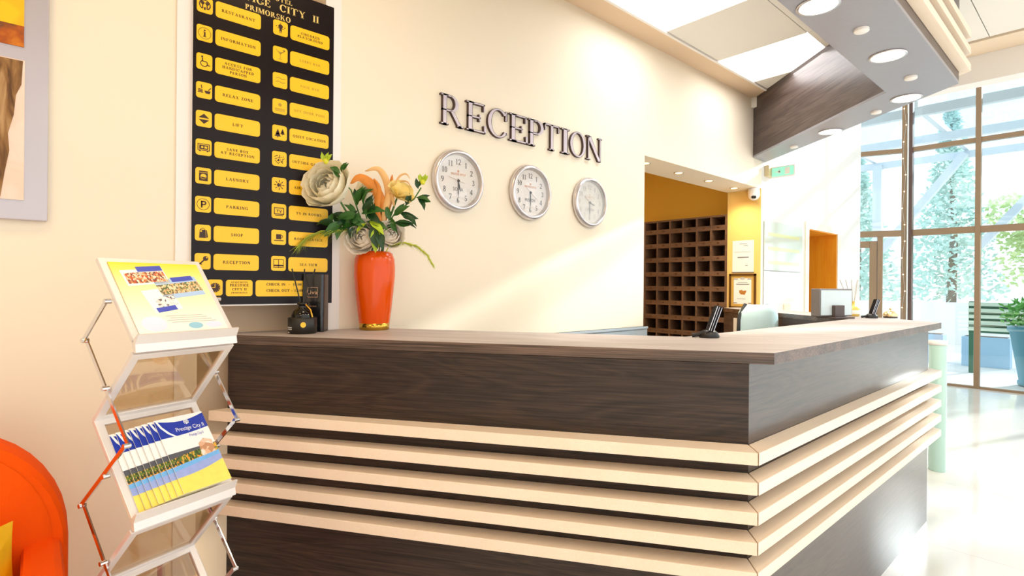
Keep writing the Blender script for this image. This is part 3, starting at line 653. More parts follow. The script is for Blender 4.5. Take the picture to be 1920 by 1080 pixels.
# ================================================================== CLOCKS
def make_clock(y, z, hour, minute, second, city, label, washed=False):
    t = thing('wall_clock', label, 'clock', (0, y, z), group='three world time clocks')
    R = .187
    b = MB(); b.lathe([(R-.012, 0.0), (R-.004, .004), (R, .014), (R-.004, .028), (R-.014, .040), (R-.022, .043), (R-.026, .040), (R-.030, .032)], (.001, y, z), 48, 'X', caps=False); obj('bezel', b, SILVER, t)
    b = MB(); b.lathe([(R-.030, .032), (R-.034, .012)], (.001, y, z), 48, 'X', caps=False); obj('inner_ring', b, mat('grey_ring', (196, 190, 184), .4, metal=.5), t)
    b = MB(); b.lathe([(R-.02, 0.002), (R-.0335, .012), (1e-6, .012)], (.001, y, z), 48, 'X', sm=False); obj('dial', b, FACEWHITE, t)
    ink = mat('dial_glare_ink', (196, 190, 184), .5) if washed else DIALINK  # paler ink, hands and lettering imitate glare on the glass
    b = MB()
    for h in range(1, 13):
        a = math.radians(90-30*h); s = str(h)
        put_text(b, s, (.0135, y+.114*math.cos(a), z+.114*math.sin(a)-.0165), YW, ZW, .033, T=.16, t=.07, sf=.05, se=.05, gap=.08)
    obj('numerals', b, ink, t)
    b = MB(); put_text(b, 'PRESTIGE CITY II', (.0135, y, z+.034), YW, ZW, .012, width=.105, T=.22, t=.12, gap=.1); 
    for q in range(5):
        a = math.radians(90+72*q); b.face([(.0138, y+.008*math.cos(a-.4), z+.058+.008*math.sin(a-.4)), (.0138, y+.008*math.cos(a+.4), z+.058+.008*math.sin(a+.4)), (.0138, y, z+.058)])
    obj('brand_lettering', b, mat('dial_glare_orange', (240, 206, 180), .5) if washed else DIALORANGE, t)
    b = MB(); put_plain(b, city, (.0135, y, z-.060), YW, ZW, .022, width=.075 if len(city) < 6 else .095); obj('city_lettering', b, ink, t)
    def hand(name, deg, L, wd, tail, x, m):
        a = math.radians(90-deg); d = Vector((0, math.cos(a), math.sin(a))); n = Vector((0, -d.z, d.y)); o = Vector((x, y, z)); bb = MB()
        bb.ext([o-d*tail-n*wd*.6, o-d*tail+n*wd*.6, o+d*L*.75+n*wd, o+d*L, o+d*L*.75-n*wd][::-1], (.001, 0, 0)); obj(name, bb, m, t)
    hm = mat('hand_glare_grey', (150, 148, 146), .4) if washed else BLACK
    hand('hour_hand', hour, .062, .0042, .012, .016, hm); hand('minute_hand', minute, .098, .003, .012, .018, hm)
    hand('second_hand', second, .085, .0008, .048, .020, mat('second_red', (150, 90, 80), .4))
    b = MB(); b.lathe([(.007, .012), (.007, .022), (1e-6, .022)], (.001, y, z), 12, 'X'); obj('hub', b, hm, t)
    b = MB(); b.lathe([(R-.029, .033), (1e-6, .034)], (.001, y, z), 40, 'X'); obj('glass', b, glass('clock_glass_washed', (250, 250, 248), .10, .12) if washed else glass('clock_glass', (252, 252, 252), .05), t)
make_clock(1.9003, 1.9796, 165, 180, 283, 'SOFIA', 'round silver wall clock marked SOFIA, nearest the flower vase')
make_clock(2.4967, 1.9796, 178, 180, 125, 'MOSCOW', 'round silver wall clock marked MOSCOW, middle of the three clocks')
make_clock(3.1095, 1.9796, 105, 180, 300, 'LONDON', 'pale glare-washed silver wall clock, nearest the office opening', washed=True)

# ================================================================== WALL PICTURE (far left)
pic = thing('framed_picture', 'abstract orange and brown collage in a wide silver frame on left wall', 'picture', (0, -.45, 1.58))
b = MB(); b.box(.002, .032, -.95, .038, 1.578, 2.95)
obj('frame', b, mat('silver_frame', (196, 190, 196), 0.38, metal=.35), pic, bevel=.004)
def art(name, y0, y1, z0, z1, ramp, seed, scale=(3, 3, 3)):
    m = bpy.data.materials.new(name); m.use_nodes = True; nt = m.node_tree; bs = nt.nodes['Principled BSDF']; bs.inputs['Roughness'].default_value = .7
    tc = nt.nodes.new('ShaderNodeTexCoord'); mp = nt.nodes.new('ShaderNodeMapping'); mp.inputs['Scale'].default_value = scale; mp.inputs['Location'].default_value = (seed, seed*2, seed*.7); mp.inputs['Rotation'].default_value = (.25, 0, 0)
    n = nt.nodes.new('ShaderNodeTexNoise'); n.inputs['Scale'].default_value = 3; n.inputs['Detail'].default_value = 6; n.inputs['Distortion'].default_value = .8
    cr = nt.nodes.new('ShaderNodeValToRGB')
    while len(cr.color_ramp.elements) < len(ramp): cr.color_ramp.elements.new(.5)
    for e, (p, c) in zip(cr.color_ramp.elements, ramp): e.position = p; e.color = (*lin(c), 1)
    nt.links.new(tc.outputs['Object'], mp.inputs[0]); nt.links.new(mp.outputs[0], n.inputs[0]); nt.links.new(n.outputs['Fac'], cr.inputs[0]); nt.links.new(cr.outputs[0], bs.inputs['Base Color'])
    bb = MB(); bb.box(.030, .037, y0, y1, z0, z1); return obj('canvas', bb, m, pic)
art('art_yellow', -.86, -.03, 2.27, 2.82, [(0.35, (240, 170, 10)), (.6, (252, 200, 20))], 1)
art('art_orange', -.86, -.03, 2.196, 2.2695, [(0.4, (206, 120, 20)), (.56, (176, 84, 10)), (.68, (120, 70, 30))], 4)
art('art_blush', -.86, -.027, 1.648, 2.148, [(0.30, (232, 206, 184)), (.7, (250, 226, 210))], 2.32)
art('art_brown', -.86, -.8, 1.66, 1.67, [(.36, (92, 58, 26)), (.50, (150, 108, 60)), (.66, (196, 158, 110))], 5.1, (6, 9, 1.6))
b = MB(); b.ext([(.0385, y, z) for y, z in ((-.83, 2.14), (-.80, 1.70), (-.45, 1.66), (-.088, 1.655), (-.078, 1.74), (-.066, 1.82), (-.070, 1.88), (-.055, 1.95), (-.050, 2.02), (-.036, 2.06), (-.032, 2.145))], (.0015, 0, 0)); obj('brush_stroke', b, bpy.data.materials['art_brown'], pic)
# ================================================================== ARMCHAIR AND CUSHION
ac = thing('armchair', 'orange upholstered tub armchair against the left wall', 'armchair', (.75, -.22, FZ))
ORG = mat('orange_upholstery', (246, 88, 0), 0.8, bump=.15, bscale=300, spec=.15)
def arch(cy, hw, ztop, zc, n=20):
    """rounded-top outline of the back, in (y, z)"""
    pts = [(cy+hw, -.10)]
    for i in range(n+1):
        a = PI*i/n; c, s = math.cos(a), math.sin(a)
        pts.append((cy+hw*c, zc+(ztop-zc)*s))
    pts.append((cy-hw, -.10)); return pts
b = MB(); out = arch(-.22, .31, .910, .55)
N = len(out); L0 = []; prof = [(.30, .965), (.33, .99), (.37, 1.0), (.42, 1.0), (.46, .985), (.475, .955)]
for x, s in prof: L0.append([(x-.06*(z-.3), -.22+(y+.22)*s, .28+(z-.28)*(s if z > .5 else 1)) for y, z in out])
for i in range(len(L0)-1):
    b.mesh(L0[i]+L0[i+1], [(k, k+1, N+k+1, N+k) for k in range(N-1)], 0, True)
b.mesh(L0[-1], [tuple(range(N))], 0, False); b.mesh(L0[0], [tuple(range(N))[::-1]], 0, False)
bo = obj('backrest', b, ORG, ac)
b = MB(); inner = arch(-.22, .27, .875, .55); b.mesh([(.476-.06*(z-.3), y, z) for y, z in inner]+[(.490-.06*(z-.3), -.22+(y+.22)*.93, .28+(z-.28)*.95) for y, z in inner], [(k, k+1, len(inner)+k+1, len(inner)+k) for k in range(len(inner)-1)]+[tuple(range(len(inner), 2*len(inner)))], 0, True)
obj('back_pad', b, ORG, ac)
for sy, nm in ((1, 'armrest'), (-1, 'armrest')):
    b = MB(); y0, y1 = (-.022, .072) if sy > 0 else (-.512, -.418)
    b.box(.44, 1.02, y0, y1, -.10, .565); obj(nm, b, ORG, ac, bevel=.022)
b = MB(); b.box(.40, 1.02, -.42, -.02, .06, .28); obj('seat', b, ORG, ac, bevel=.03)
b = MB(); b.box(.36, 1.0, -.49, .05, -.13, .06); obj('base', b, ORG, ac, bevel=.01)
for x in (.42, .96):
    for y in (-.46, .02):
        b = MB(); b.lathe([(.018, 0), (.025, .13)], (x, y, FZ), 10); obj('leg', b, mat('dark_leg', (50, 34, 26), .4), ac)
cu = MB(); n = 14
def cush(u, v, sgn):
    th = .125*max(0, (1-abs(u)**2.2)*(1-abs(v)**2.2))**.6
    k = 1-.10*(1-abs(u)**2)*(abs(v) > .98)-.0
    return Vector((sgn*th+.012*math.sin(7*u+4*v)*(1-u*u)*(1-v*v), u*.21*(1-.10*(1-v*v)*abs(u)), v*.21*(1-.10*(1-u*u)*abs(v))))
for sgn in (1, -1):
    vs = [cush(-1+2*i/n, -1+2*j/n, sgn)*1.1 for i in range(n+1) for j in range(n+1)]
    fs = [(i*(n+1)+j, (i+1)*(n+1)+j, (i+1)*(n+1)+j+1, i*(n+1)+j+1) for i in range(n) for j in range(n)]
    if sgn < 0: fs = [f[::-1] for f in fs]
    M = Matrix.Translation((.61, -.235, .42)) @ Matrix.Rotation(math.radians(-12), 4, 'Y') @ Matrix.Rotation(math.radians(8), 4, 'X')
    cu.mesh([M @ v for v in vs], fs, 0, True)
co = obj('cushion', cu, mat('gold_satin', (232, 180, 10), 0.38, metal=.25, noise=.25, nscale=9, bump=.8, bscale=9)); tag(co, 'gold satin scatter cushion leaning in the orange armchair', 'cushion')

# ================================================================== BROCHURE STAND
st = thing('brochure_stand', 'folding zigzag brochure stand of silver frames and clear acrylic', 'brochure stand', (.863, .204, 0), math.atan2(.935, -.353))
W = .30
FRM = mat('stand_frame', (232, 226, 222), 0.35, metal=.3)
def panel(y0, z0, y1, z1, upper):
    """one shelf: two rails, cross rails and an acrylic sheet between profile points"""
    f = MB(); a = Vector((0, y0, z0)); c = Vector((0, y1, z1)); d = (c-a).normalized(); nr = Vector((1, 0, 0)).cross(d)
    for x in (.011, W-.011): f.bar(a+Vector((x, 0, 0)), c+Vector((x, 0, 0)), .022, .014, up=tuple(nr))
    for p in (a+d*.011, c-d*.011): f.bar(p+Vector((0.02, 0, 0)), p+Vector((W-.02, 0, 0)), .022, .014, up=tuple(nr))
    fo = obj('shelf_frame', f, FRM, st, local=True, bevel=.002)
    s = MB(); s.bar((a+d*.015)+Vector((W/2, 0, 0)), (c-d*.015)+Vector((W/2, 0, 0)), W-.03, .004, up=tuple(nr)); obj('acrylic_sheet', s, ACRYL, st, local=True)
    return d, nr
FP = [(0, 1.193), (0, .707), (0, .222)]; BP = [(.195, 1.425), (.205, .955), (.205, .472), (.205, FZ+.03)]
for k in range(3):
    panel(*BP[k], *FP[k], True)
    l = MB()
    zf = FP[k][1]
    prof = [(.004, zf+.004), (-.020, zf+.024), (-.024, zf+.022), (-.012, zf-.004), (-.016, zf-.026), (-.008, zf-.028), (.004, zf-.012)]
    l.mesh([(x, y, z) for x in (0, W) for y, z in prof], [tuple(range(7)), tuple(range(7, 14))[::-1]]+[(i, i+7, (i+1) % 7+7, (i+1) % 7) for i in range(7)])
    obj('lip', l, FRM, st, local=True)
    panel(FP[k][0]+.004, zf-.03, *BP[k+1], False)
# scissor links on both sides
zig = [(.105, 1.304), (.225, 1.188), (.002, .915), (.232, .708), (.004, .432), (.228, .215), (.03, FZ+.012)]
for x in (-.012, W+.012):
    for i in range(len(zig)-1):
        bb = MB(); p, q = zig[i], zig[i+1]; xo = x+(.004 if i % 2 else -.004)
        bb.bar((xo, *p), (xo, *q), .013, .004, up=(1, 0, 0)); obj('scissor_link', bb, CHROME, st, local=True)
    for (y, z) in zig[1:-1]+[(.105, 1.304), (.112, 1.06), (.105, .815), (.115, .57), (.105, .33)]:
        pm = MB(); pm.tube([(x-.009, y, z), (x+.009, y, z)], .007, 8); obj('pivot_pin', pm, CHROME, st, local=True)
b = MB(); b.bar((.02, .0, FZ+.008), (.02, .34, FZ+.008), .03, .016); b.bar((W-.02, .0, FZ+.008), (W-.02, .34, FZ+.008), .03, .016); b.bar((.0, .2, FZ+.012), (W, .2, FZ+.012), .04, .02); obj('foot', b, FRM, st, local=True)
b = MB(); b.bar((W/2+.05, .215, .47), (W/2+.05, .20, FZ+.03), .03, .008, up=(1, 0, 0)); obj('rear_strut', b, FRM, st, local=True)

# printed leaflets resting on the stand (built in the stand's directions, top-level things)
SM = Matrix.Translation((.863, .204, 0)) @ Matrix.Rotation(math.atan2(.935, -.353), 4, 'Z')
def ramp_mat(name, stops, axis=1, rough=.35):
    m = bpy.data.materials.new(name); m.use_nodes = True; nt = m.node_tree; bs = nt.nodes['Principled BSDF']; bs.inputs['Roughness'].default_value = rough
    tc = nt.nodes.new('ShaderNodeTexCoord'); sp = nt.nodes.new('ShaderNodeSeparateXYZ'); cr = nt.nodes.new('ShaderNodeValToRGB')
    while len(cr.color_ramp.elements) < len(stops): cr.color_ramp.elements.new(.5)
    for e, (p, c) in zip(cr.color_ramp.elements, stops): e.position = p; e.color = (*lin(c), 1)
    nt.links.new(tc.outputs['Generated'], sp.inputs[0]); nt.links.new(sp.outputs[axis], cr.inputs[0]); nt.links.new(cr.outputs[0], bs.inputs['Base Color']); return m
def photo_mat(name, cols, sx=30, sy=30):
    m = bpy.data.materials.new(name); m.use_nodes = True; nt = m.node_tree; bs = nt.nodes['Principled BSDF']; bs.inputs['Roughness'].default_value = .35
    tc = nt.nodes.new('ShaderNodeTexCoord'); mp = nt.nodes.new('ShaderNodeMapping'); mp.inputs['Scale'].default_value = (sx, sy, 1)
    v = nt.nodes.new('ShaderNodeTexVoronoi'); v.inputs['Scale'].default_value = 1; cr = nt.nodes.new('ShaderNodeValToRGB'); cr.color_ramp.interpolation = 'CONSTANT'
    while len(cr.color_ramp.elements) < len(cols): cr.color_ramp.elements.new(.5)
    for i, (e, c) in enumerate(zip(cr.color_ramp.elements, cols)): e.position = i/len(cols); e.color = (*lin(c), 1)
    sp = nt.nodes.new('ShaderNodeSeparateColor')
    nt.links.new(tc.outputs['Object'], mp.inputs[0]); nt.links.new(mp.outputs[0], v.inputs['Vector']); nt.links.new(v.outputs['Color'], sp.inputs[0]); nt.links.new(sp.outputs[0], cr.inputs[0]); nt.links.new(cr.outputs[0], bs.inputs['Base Color']); return m
BLUE = mat('print_blue', (20, 52, 168), .35); NAVY = mat('print_navy', (70, 84, 190), .35); SKYB = mat('print_sky', (176, 204, 238), .35); PWHITE = mat('print_white', (246, 246, 244), .35)
PH1 = photo_mat('print_red_hotel', [(196, 84, 50), (240, 200, 160), (226, 140, 80), (120, 70, 60), (246, 226, 200)], 220, 160)
PH2 = photo_mat('print_tan_hotel', [(200, 160, 110), (240, 220, 180), (110, 100, 80), (226, 190, 130), (96, 120, 70)], 220, 160)
PH3 = photo_mat('print_white_lobby', [(240, 234, 226), (250, 246, 240), (120, 110, 110), (236, 220, 210), (246, 240, 236)], 120, 130)
POOLB = mat('print_pool', (110, 176, 232), .35, noise=.15, nscale=60); POOLP = mat('print_pool_deep', (150, 166, 222), .35, noise=.15, nscale=60)
GREENP = photo_mat('print_garden', [(60, 84, 30), (236, 150, 40), (96, 120, 40), (210, 170, 60), (50, 60, 40)], 240, 120)
ROOFP = mat('print_roof', (82, 84, 92), .4); YELP = mat('print_yellow', (242, 220, 96), .35, noise=.12, nscale=40)
SKIN = photo_mat('print_sunbather', [(226, 176, 140), (240, 200, 170), (196, 140, 100), (250, 226, 210)], 60, 60)
def sheet_frame(k, x0, up, lift):
    """matrix whose x runs along the shelf, y up the slope and z out of it, at the foot of shelf k"""
    (yb, zb), (yt, zt_) = FP[k], BP[k]
    d = Vector((0, yt-yb, zt_-zb)).normalized(); nr = Vector((1, 0, 0)).cross(d)
    if nr.y > 0: nr = -nr
    o = Vector((x0, yb, zb))+d*up+nr*(.007+lift)
    return SM @ Matrix(((1, d.x, nr.x, o.x), (0, d.y, nr.y, o.y), (0, d.z, nr.z, o.z), (0, 0, 0, 1)))
def sheet(mb, pts, mi, z): mb.face([(x, y, z) for x, y in ccw(pts)], mi)
# large leaflet in the top pocket
b = MB(); LW, LH = .262, .268
b.box(0, LW, 0, LH, 0, .003, 0)
top = obj('leaflet', b, [ramp_mat('print_yellow_fade', [(0, (250, 248, 240)), (.3, (252, 246, 214)), (.72, (252, 236, 160)), (1, (252, 222, 40))]) ], None, local=True)
top.matrix_world = sheet_frame(0, .020, .016, .001)
tag(top, 'large pale yellow hotel leaflet with three photos in the top pocket', 'leaflet')
def printed(par, name, items, mats):
    bb = MB()
    for i, (pts, mi) in enumerate(items): sheet(bb, pts, mi, .0034+.0002*i)
    return obj(name, bb, mats, par, local=True)
def rq(cx, cy, wd, ht, deg, x0=0, x1=1, y0=0, y1=1):
    a = math.radians(deg); out = []
    for u, v in ((x0, y0), (x1, y0), (x1, y1), (x0, y1)):
        X, Y = (u-.5)*wd, (v-.5)*ht; out.append((cx+X*math.cos(a)-Y*math.sin(a), cy+X*math.sin(a)+Y*math.cos(a)))
    return out
printed(top, 'printed_photo', [(rq(.085, .212, .125, .060, 6), 0), (rq(.085, .212, .125, .060, 6, .05, .97, .12, .8), 1), (rq(.105, .244, .075, .02, 6, 0, 1, 0, 1), 2)], [PWHITE, PH1, NAVY])
printed(top, 'printed_photo', [(rq(.172, .170, .135, .075, 8), 0), (rq(.172, .170, .135, .075, 8, 0, 1, .22, .74), 1), (rq(.19, .205, .07, .018, 8), 2)], [SKYB, PH2, NAVY])
printed(top, 'printed_photo', [(rq(.102, .122, .085, .085, 10), 0), (rq(.102, .122, .085, .085, 10, .25, .95, .2, .62), 1), (rq(.102, .122, .085, .085, 10, .1, .8, 0, .2), 2)], [PWHITE, PH3, NAVY])
bb = MB()
for q in range(4): bb.box(.09+.01*(q % 2), .20+.012*q, .060-.008*q, .0625-.008*q, .0032, .0034)
obj('printed_lines', bb, mat('print_grey', (200, 196, 186), .4), top, local=True)
for cx, cy, rx, ry, mm in ((.05, .035, .035, .028, mat('print_pale_blue', (222, 228, 246), .4)), (.165, .022, .022, .012, mat('print_lake', (150, 200, 220), .4)), (.222, .022, .026, .012, MATS['print_pale_blue'])):
    printed(top, 'printed_emblem', [([(cx+rx*math.cos(q), cy+ry*math.sin(q)) for q in [i*2*PI/14 for i in range(14)]], 0)], [mm])
# fanned leaflets in the middle pocket
BW, BH = .150, .250
def band(y0f, y1f, n=8): 
    lo = [(BW*i/n, y0f(BW*i/n)) for i in range(n+1)]; hi = [(BW*i/n, y1f(BW*i/n)) for i in range(n, -1, -1)]; return lo+hi
bm_ = MB(); bm_.box(0, BW, 0, BH, 0, .002, 0)
f1 = lambda x: .050+.024*(x/BW)**2
f2_ = lambda x: .078+.020*x/BW
items = [(band(lambda x: .0, f1), 1), (band(f1, f2_), 2), (band(lambda x: f2_(x)-.006, lambda x: f2_(x)+.008), 3),
         (band(lambda x: f2_(x)+.008, lambda x: f2_(x)+.034), 4), (band(lambda x: f2_(x)+.034, lambda x: f2_(x)+.052-.016*x/BW), 5),
         ([(.095, .098), (.140, .104), (.142, .146), (.118, .156), (.098, .142)], 6)]
ip = MB()
for i, (pts, mi) in enumerate(items): sheet(ip, pts, mi-1, .0022+.0001*i)
hb = MB(); sheet(hb, band(lambda x: .184+.010*x/BW-.004*math.sin(PI*x/BW), lambda x: .245-.014*math.sin(PI*x/BW)), 0, .0023); sheet(hb, [(.002, .246), (.008, .246), (.016, .222), (.030, .200), (.046, .184), (.040, .182), (.024, .197), (.010, .220)], 1, .0024)
lt = MB(); put_plain(lt, 'Prestige City II', (.095, .197, .0026), (1, 0, 0), (0, 1, 0), .014, width=.088, depth=.0001)
for q in range(8):
    a = q*PI/4; lt.face([(.09+.002*math.cos(a+PI/2)+.0085*math.cos(a), .225+.002*math.sin(a+PI/2)+.0085*math.sin(a), .0026), (.09, .225, .0026), (.09-.002*math.cos(a+PI/2)+.0085*math.cos(a), .225-.002*math.sin(a+PI/2)+.0085*math.sin(a), .0026)][::-1])
sm_ = MB(); put_plain(sm_, 'Prestige City II', (.105, .172, .0024), (1, 0, 0), (0, 1, 0), .010, width=.045, depth=.0001)
m_base = bm_.data('leaflet', PAPER); m_img = ip.data('printed_picture', [YELP, POOLP, POOLB, GREENP, ROOFP, SKIN]); m_blue = hb.data('printed_band', [BLUE, PWHITE]); m_let = lt.data('lettering', PWHITE); m_sm = sm_.data('lettering', NAVY)
for k in range(8):
    o = bpy.data.objects.new('leaflet', m_base); C.objects.link(o)
    o.matrix_world = sheet_frame(1, .020+.0157*k, .012, .001+.0042*k)
    tag(o, ['blue and yellow hotel leaflet at the far left bottom of the fanned stack', 'blue and yellow hotel leaflet, second strip from left in the fan', 'blue and yellow hotel leaflet, third strip from left in the fan', 'blue and yellow hotel leaflet, fourth strip from left in the fan', 'blue and yellow hotel leaflet, fifth strip from left in the fan', 'blue and yellow hotel leaflet, sixth strip from left in the fan', 'blue and yellow hotel leaflet just under the uppermost of the fan', 'blue and yellow hotel leaflet, uppermost of the fan in the middle pocket'][k], 'leaflet', 'fanned leaflets in the middle pocket')
    for nm, me in (('printed_picture', m_img), ('printed_band', m_blue))+((('lettering', m_let), ('lettering', m_sm)) if k == 7 else ()):
        c = bpy.data.objects.new(nm, me); C.objects.link(c); c.parent = o

# ================================================================== ON THE FRONT COUNTER
TOP = 1.1262
VX, VY = .12, 1.305
vase = thing('vase', 'tall glossy orange vase with a gold foot ring on the counter', 'vase', (VX, VY, TOP))
b = MB(); b.lathe([(.0765, .034), (.085, .1), (.0955, .2), (.1018, .275), (.1022, .32), (.0985, .36), (.088, .388), (.074, .398), (.066, .396), (.072, .38), (.088, .34), (.088, .25), (.06, .06), (1e-5, .05)], (VX, VY, TOP), 40)
obj('body', b, mat('orange_glaze', (228, 82, 0), .16, spec=.35, coat=.08), vase)
b = MB(); b.lathe([(.072, 0), (.0745, .002), (.0768, .034), (.070, .0345)], (VX, VY, TOP), 40); obj('foot_ring', b, mat('brass', (200, 158, 64), .18, metal=1), vase)
RV, VV = Vector((.664, .7477, 0)), Vector((-.7477, .664, 0))
VC = Vector((VX, VY, 1.527)); KP = .00274
def V(px, py, d=0): return VC+RV*(px-704)*KP+ZW*(475-py)*KP+VV*d
def petal_mesh(name, m, L=1.0, wd=1.0, cup=.5, nu=4, nv=5):
    b = MB(); vs = []; prof = [.22, .62, .88, 1.0, .88, .42]
    for j in range(nv+1):
        v = j/nv
        for i in range(nu+1):
            u = -1+2*i/nu
            vs.append((u*wd*.5*prof[j], v*L*.72+.03*math.sin(4*u+2*v)-.06*u*u*v, cup*(v**1.5)*L*.9+.30*cup*u*u-.10*(v**5)+.02*math.sin(6*u)))
    b.mesh(vs, [(j*(nu+1)+i, j*(nu+1)+i+1, (j+1)*(nu+1)+i+1, (j+1)*(nu+1)+i) for j in range(nv) for i in range(nu)], 0, True)
    return b.data(name, m)
def petal_mat(name, rgb):
    """thin petals: half reflecting, half letting light through"""
    m = mat(name, rgb, .6); nt = m.node_tree; bs = nt.nodes['Principled BSDF']; out = nt.nodes['Material Output']
    t = nt.nodes.new('ShaderNodeBsdfTranslucent'); t.inputs[0].default_value = (*lin(rgb), 1); mx = nt.nodes.new('ShaderNodeMixShader'); mx.inputs[0].default_value = .12
    nt.links.new(bs.outputs[0], mx.inputs[1]); nt.links.new(t.outputs[0], mx.inputs[2]); nt.links.new(mx.outputs[0], out.inputs[0]); return m
PE_CREAM = petal_mesh('petal', petal_mat('petal_cream', (255, 248, 222)), cup=.75)
PE_WHITE = petal_mesh('petal', petal_mat('petal_white', (255, 246, 232)), cup=.85)
PE_YEL = petal_mesh('petal', petal_mat('petal_butter', (255, 232, 150)), cup=.4)
LEAF_M = [mat('leaf_green', (46, 98, 30), .45, noise=.3, nscale=18), mat('leaf_dark', (26, 66, 28), .45, noise=.3, nscale=18), mat('leaf_lime', (176, 200, 40), .5)]
def leaf_mesh(m, fold=.12):
    b = MB(); L = [(0, 0), (.16, .25), (.2, .45), (.14, .72), (0, 1)]
    pl = [(0, 0, 0), (0, .25, .03), (0, .45, .04), (0, .72, .02), (0, 1, -.08)]
    b.mesh(pl+[(x, y, fold*x/.2+.03) for x, y in L[1:4]]+[(-x, y, fold*x/.2+.03) for x, y in L[1:4]], [(0, 5, 1), (1, 5, 6, 2), (2, 6, 7, 3), (3, 7, 4), (0, 1, 8), (1, 2, 9, 8), (2, 3, 10, 9), (3, 4, 10)], 0, True)
    return b.data('leaf', m)
LEAFS = [leaf_mesh(m) for m in LEAF_M]
def place(name, me, par, loc, ydir, zdir, s):
    o = bpy.data.objects.new(name, me); C.objects.link(o); o.parent = par
    y = Vector(ydir).normalized(); z = Vector(zdir); z = (z-y*z.dot(y)).normalized(); x = y.cross(z)
    M = Matrix(((x.x, y.x, z.x, 0), (x.y, y.y, z.y, 0), (x.z, y.z, z.z, 0), (0, 0, 0, 1)))
    o.matrix_local = Matrix.Translation(Vector(loc)-root_loc(par)) @ M @ Matrix.Scale(s, 4)
    return o
STEMM = mat('stem_green', (70, 112, 40), .5)
def stem(par, pts, r=.004, m=None):
    b = MB(); b.tube(pts, r, 6); return obj('stem', b, m or STEMM, par)
MOUTH = VC+Vector((0, 0, -.03))
def bloom(name, label, c, r, axis, me, rings, cat='flower'):
    t = thing(name, label, cat, tuple(MOUTH), group='flowers in the orange vase')
    ax = Vector(axis).normalized(); e1 = ax.orthogonal().normalized(); e2 = ax.cross(e1)
    for (n, tilt, sc, off) in rings:
        for i in range(n):
            a = 2*PI*(i+off)/n+random.uniform(-.12, .12); d = e1*math.cos(a)+e2*math.sin(a)
            tl = math.radians(tilt+random.uniform(-7, 7))
            yd = d*math.cos(tl)+ax*math.sin(tl); zd = ax*math.cos(tl)-d*math.sin(tl)
            place('petal', me, t, c-ax*r*.45+d*r*.05, yd, zd, r*sc*random.uniform(.92, 1.08))
    stem(t, [MOUTH+Vector((random.uniform(-.02, .02), random.uniform(-.02, .02), -.12)), MOUTH*.5+c*.5, c-ax*r*.45], .005)
    return t
CAMV = -VV
def shell_petal(m, r, flare, lat1, name='petal'):
    # a cupped petal: a patch of a ball, its rim turned outwards
    b = MB(); nu, nv = 5, 5; vs = []
    for j in range(nv+1):
        v = j/nv; la = math.radians(-78+(lat1+78)*v)
        for i in range(nu+1):
            u = -1+2*i/nu; lo = math.radians(56*u*math.sqrt(max(.0, 1-max(0, v-.55)**2*4.2)))
            rr = r*(1+flare*max(0, v-.5)**2*4+.03*math.sin(5*u+3*v)-.05*(u*u)*(v > .6))
            vs.append((rr*math.cos(la)*math.cos(lo), rr*math.cos(la)*math.sin(lo), rr*math.sin(la)*(1-.15*flare)))
    b.mesh(vs, [(j*(nu+1)+i, j*(nu+1)+i+1, (j+1)*(nu+1)+i+1, (j+1)*(nu+1)+i) for j in range(nv) for i in range(nu)], 0, True)
    return b.data(name, m)
SHELLS = {}
def ball_bloom(name, label, c, r, axis, m, rings=((.32, 3, 0, 76), (.48, 4, .06, 66), (.63, 5, .15, 55), (.78, 6, .24, 45), (.90, 7, .34, 33), (1.0, 8, .45, 18))):
    t = thing(name, label, 'flower', tuple(MOUTH), group='flowers in the orange vase'); ax = Vector(axis).normalized(); e1 = ax.orthogonal().normalized()
    for k, (rr, n, fl, lt) in enumerate(rings):
        if (m.name, k) not in SHELLS: SHELLS[(m.name, k)] = shell_petal(m, rr, fl, lt)
        for i in range(n):
            a = 2*PI*(i+.37*k)/n+random.uniform(-.15, .15); rot = Matrix.Rotation(a, 4, ax) @ Matrix.Rotation(random.uniform(-.1, .1), 4, e1)
            o = bpy.data.objects.new('petal', SHELLS[(m.name, k)]); C.objects.link(o); o.parent = t
            y = ax.cross(e1); M = Matrix(((e1.x, y.x, ax.x, 0), (e1.y, y.y, ax.y, 0), (e1.z, y.z, ax.z, 0), (0, 0, 0, 1)))
            o.matrix_local = Matrix.Translation(Vector(c)-root_loc(t)) @ rot @ M @ Matrix.Scale(r*.85*random.uniform(.95, 1.05), 4)
    stem(t, [MOUTH+Vector((random.uniform(-.02, .02), random.uniform(-.02, .02), -.12)), MOUTH*.5+c*.5, c-ax*r*.5], .005)
    return t
ball_bloom('peony', 'large cream peony at the left of the vase bouquet', V(640, 367, -.185), .106, CAMV*1.0+ZW*.35-RV*.25, MATS['petal_cream'])
ball_bloom('rose', 'white rose low in front over the vase rim', V(690, 453, -.09), .076, CAMV+ZW*.1-RV*.15, MATS['petal_white'])
ball_bloom('rose', 'white rose low at the right of the lime leaf', V(737, 447, -.05), .064, CAMV*.9+ZW*.2+RV*.35, MATS['petal_white'])
bloom('lily', 'pale butter yellow lily at the right of the bouquet', V(755, 366, -.05), .085, CAMV*.5+ZW*.6+RV*.5, PE_YEL, [(6, 8, 1.25, 0), (5, 35, 1.1, .5)])
bloom('lily', 'pale cream lily in the centre of the bouquet behind leaves', V(692, 372, .01), .085, CAMV*.7+ZW*.5-RV*.2, PE_CREAM, [(6, 15, 1.25, 0), (4, 45, 1.0, .5)])
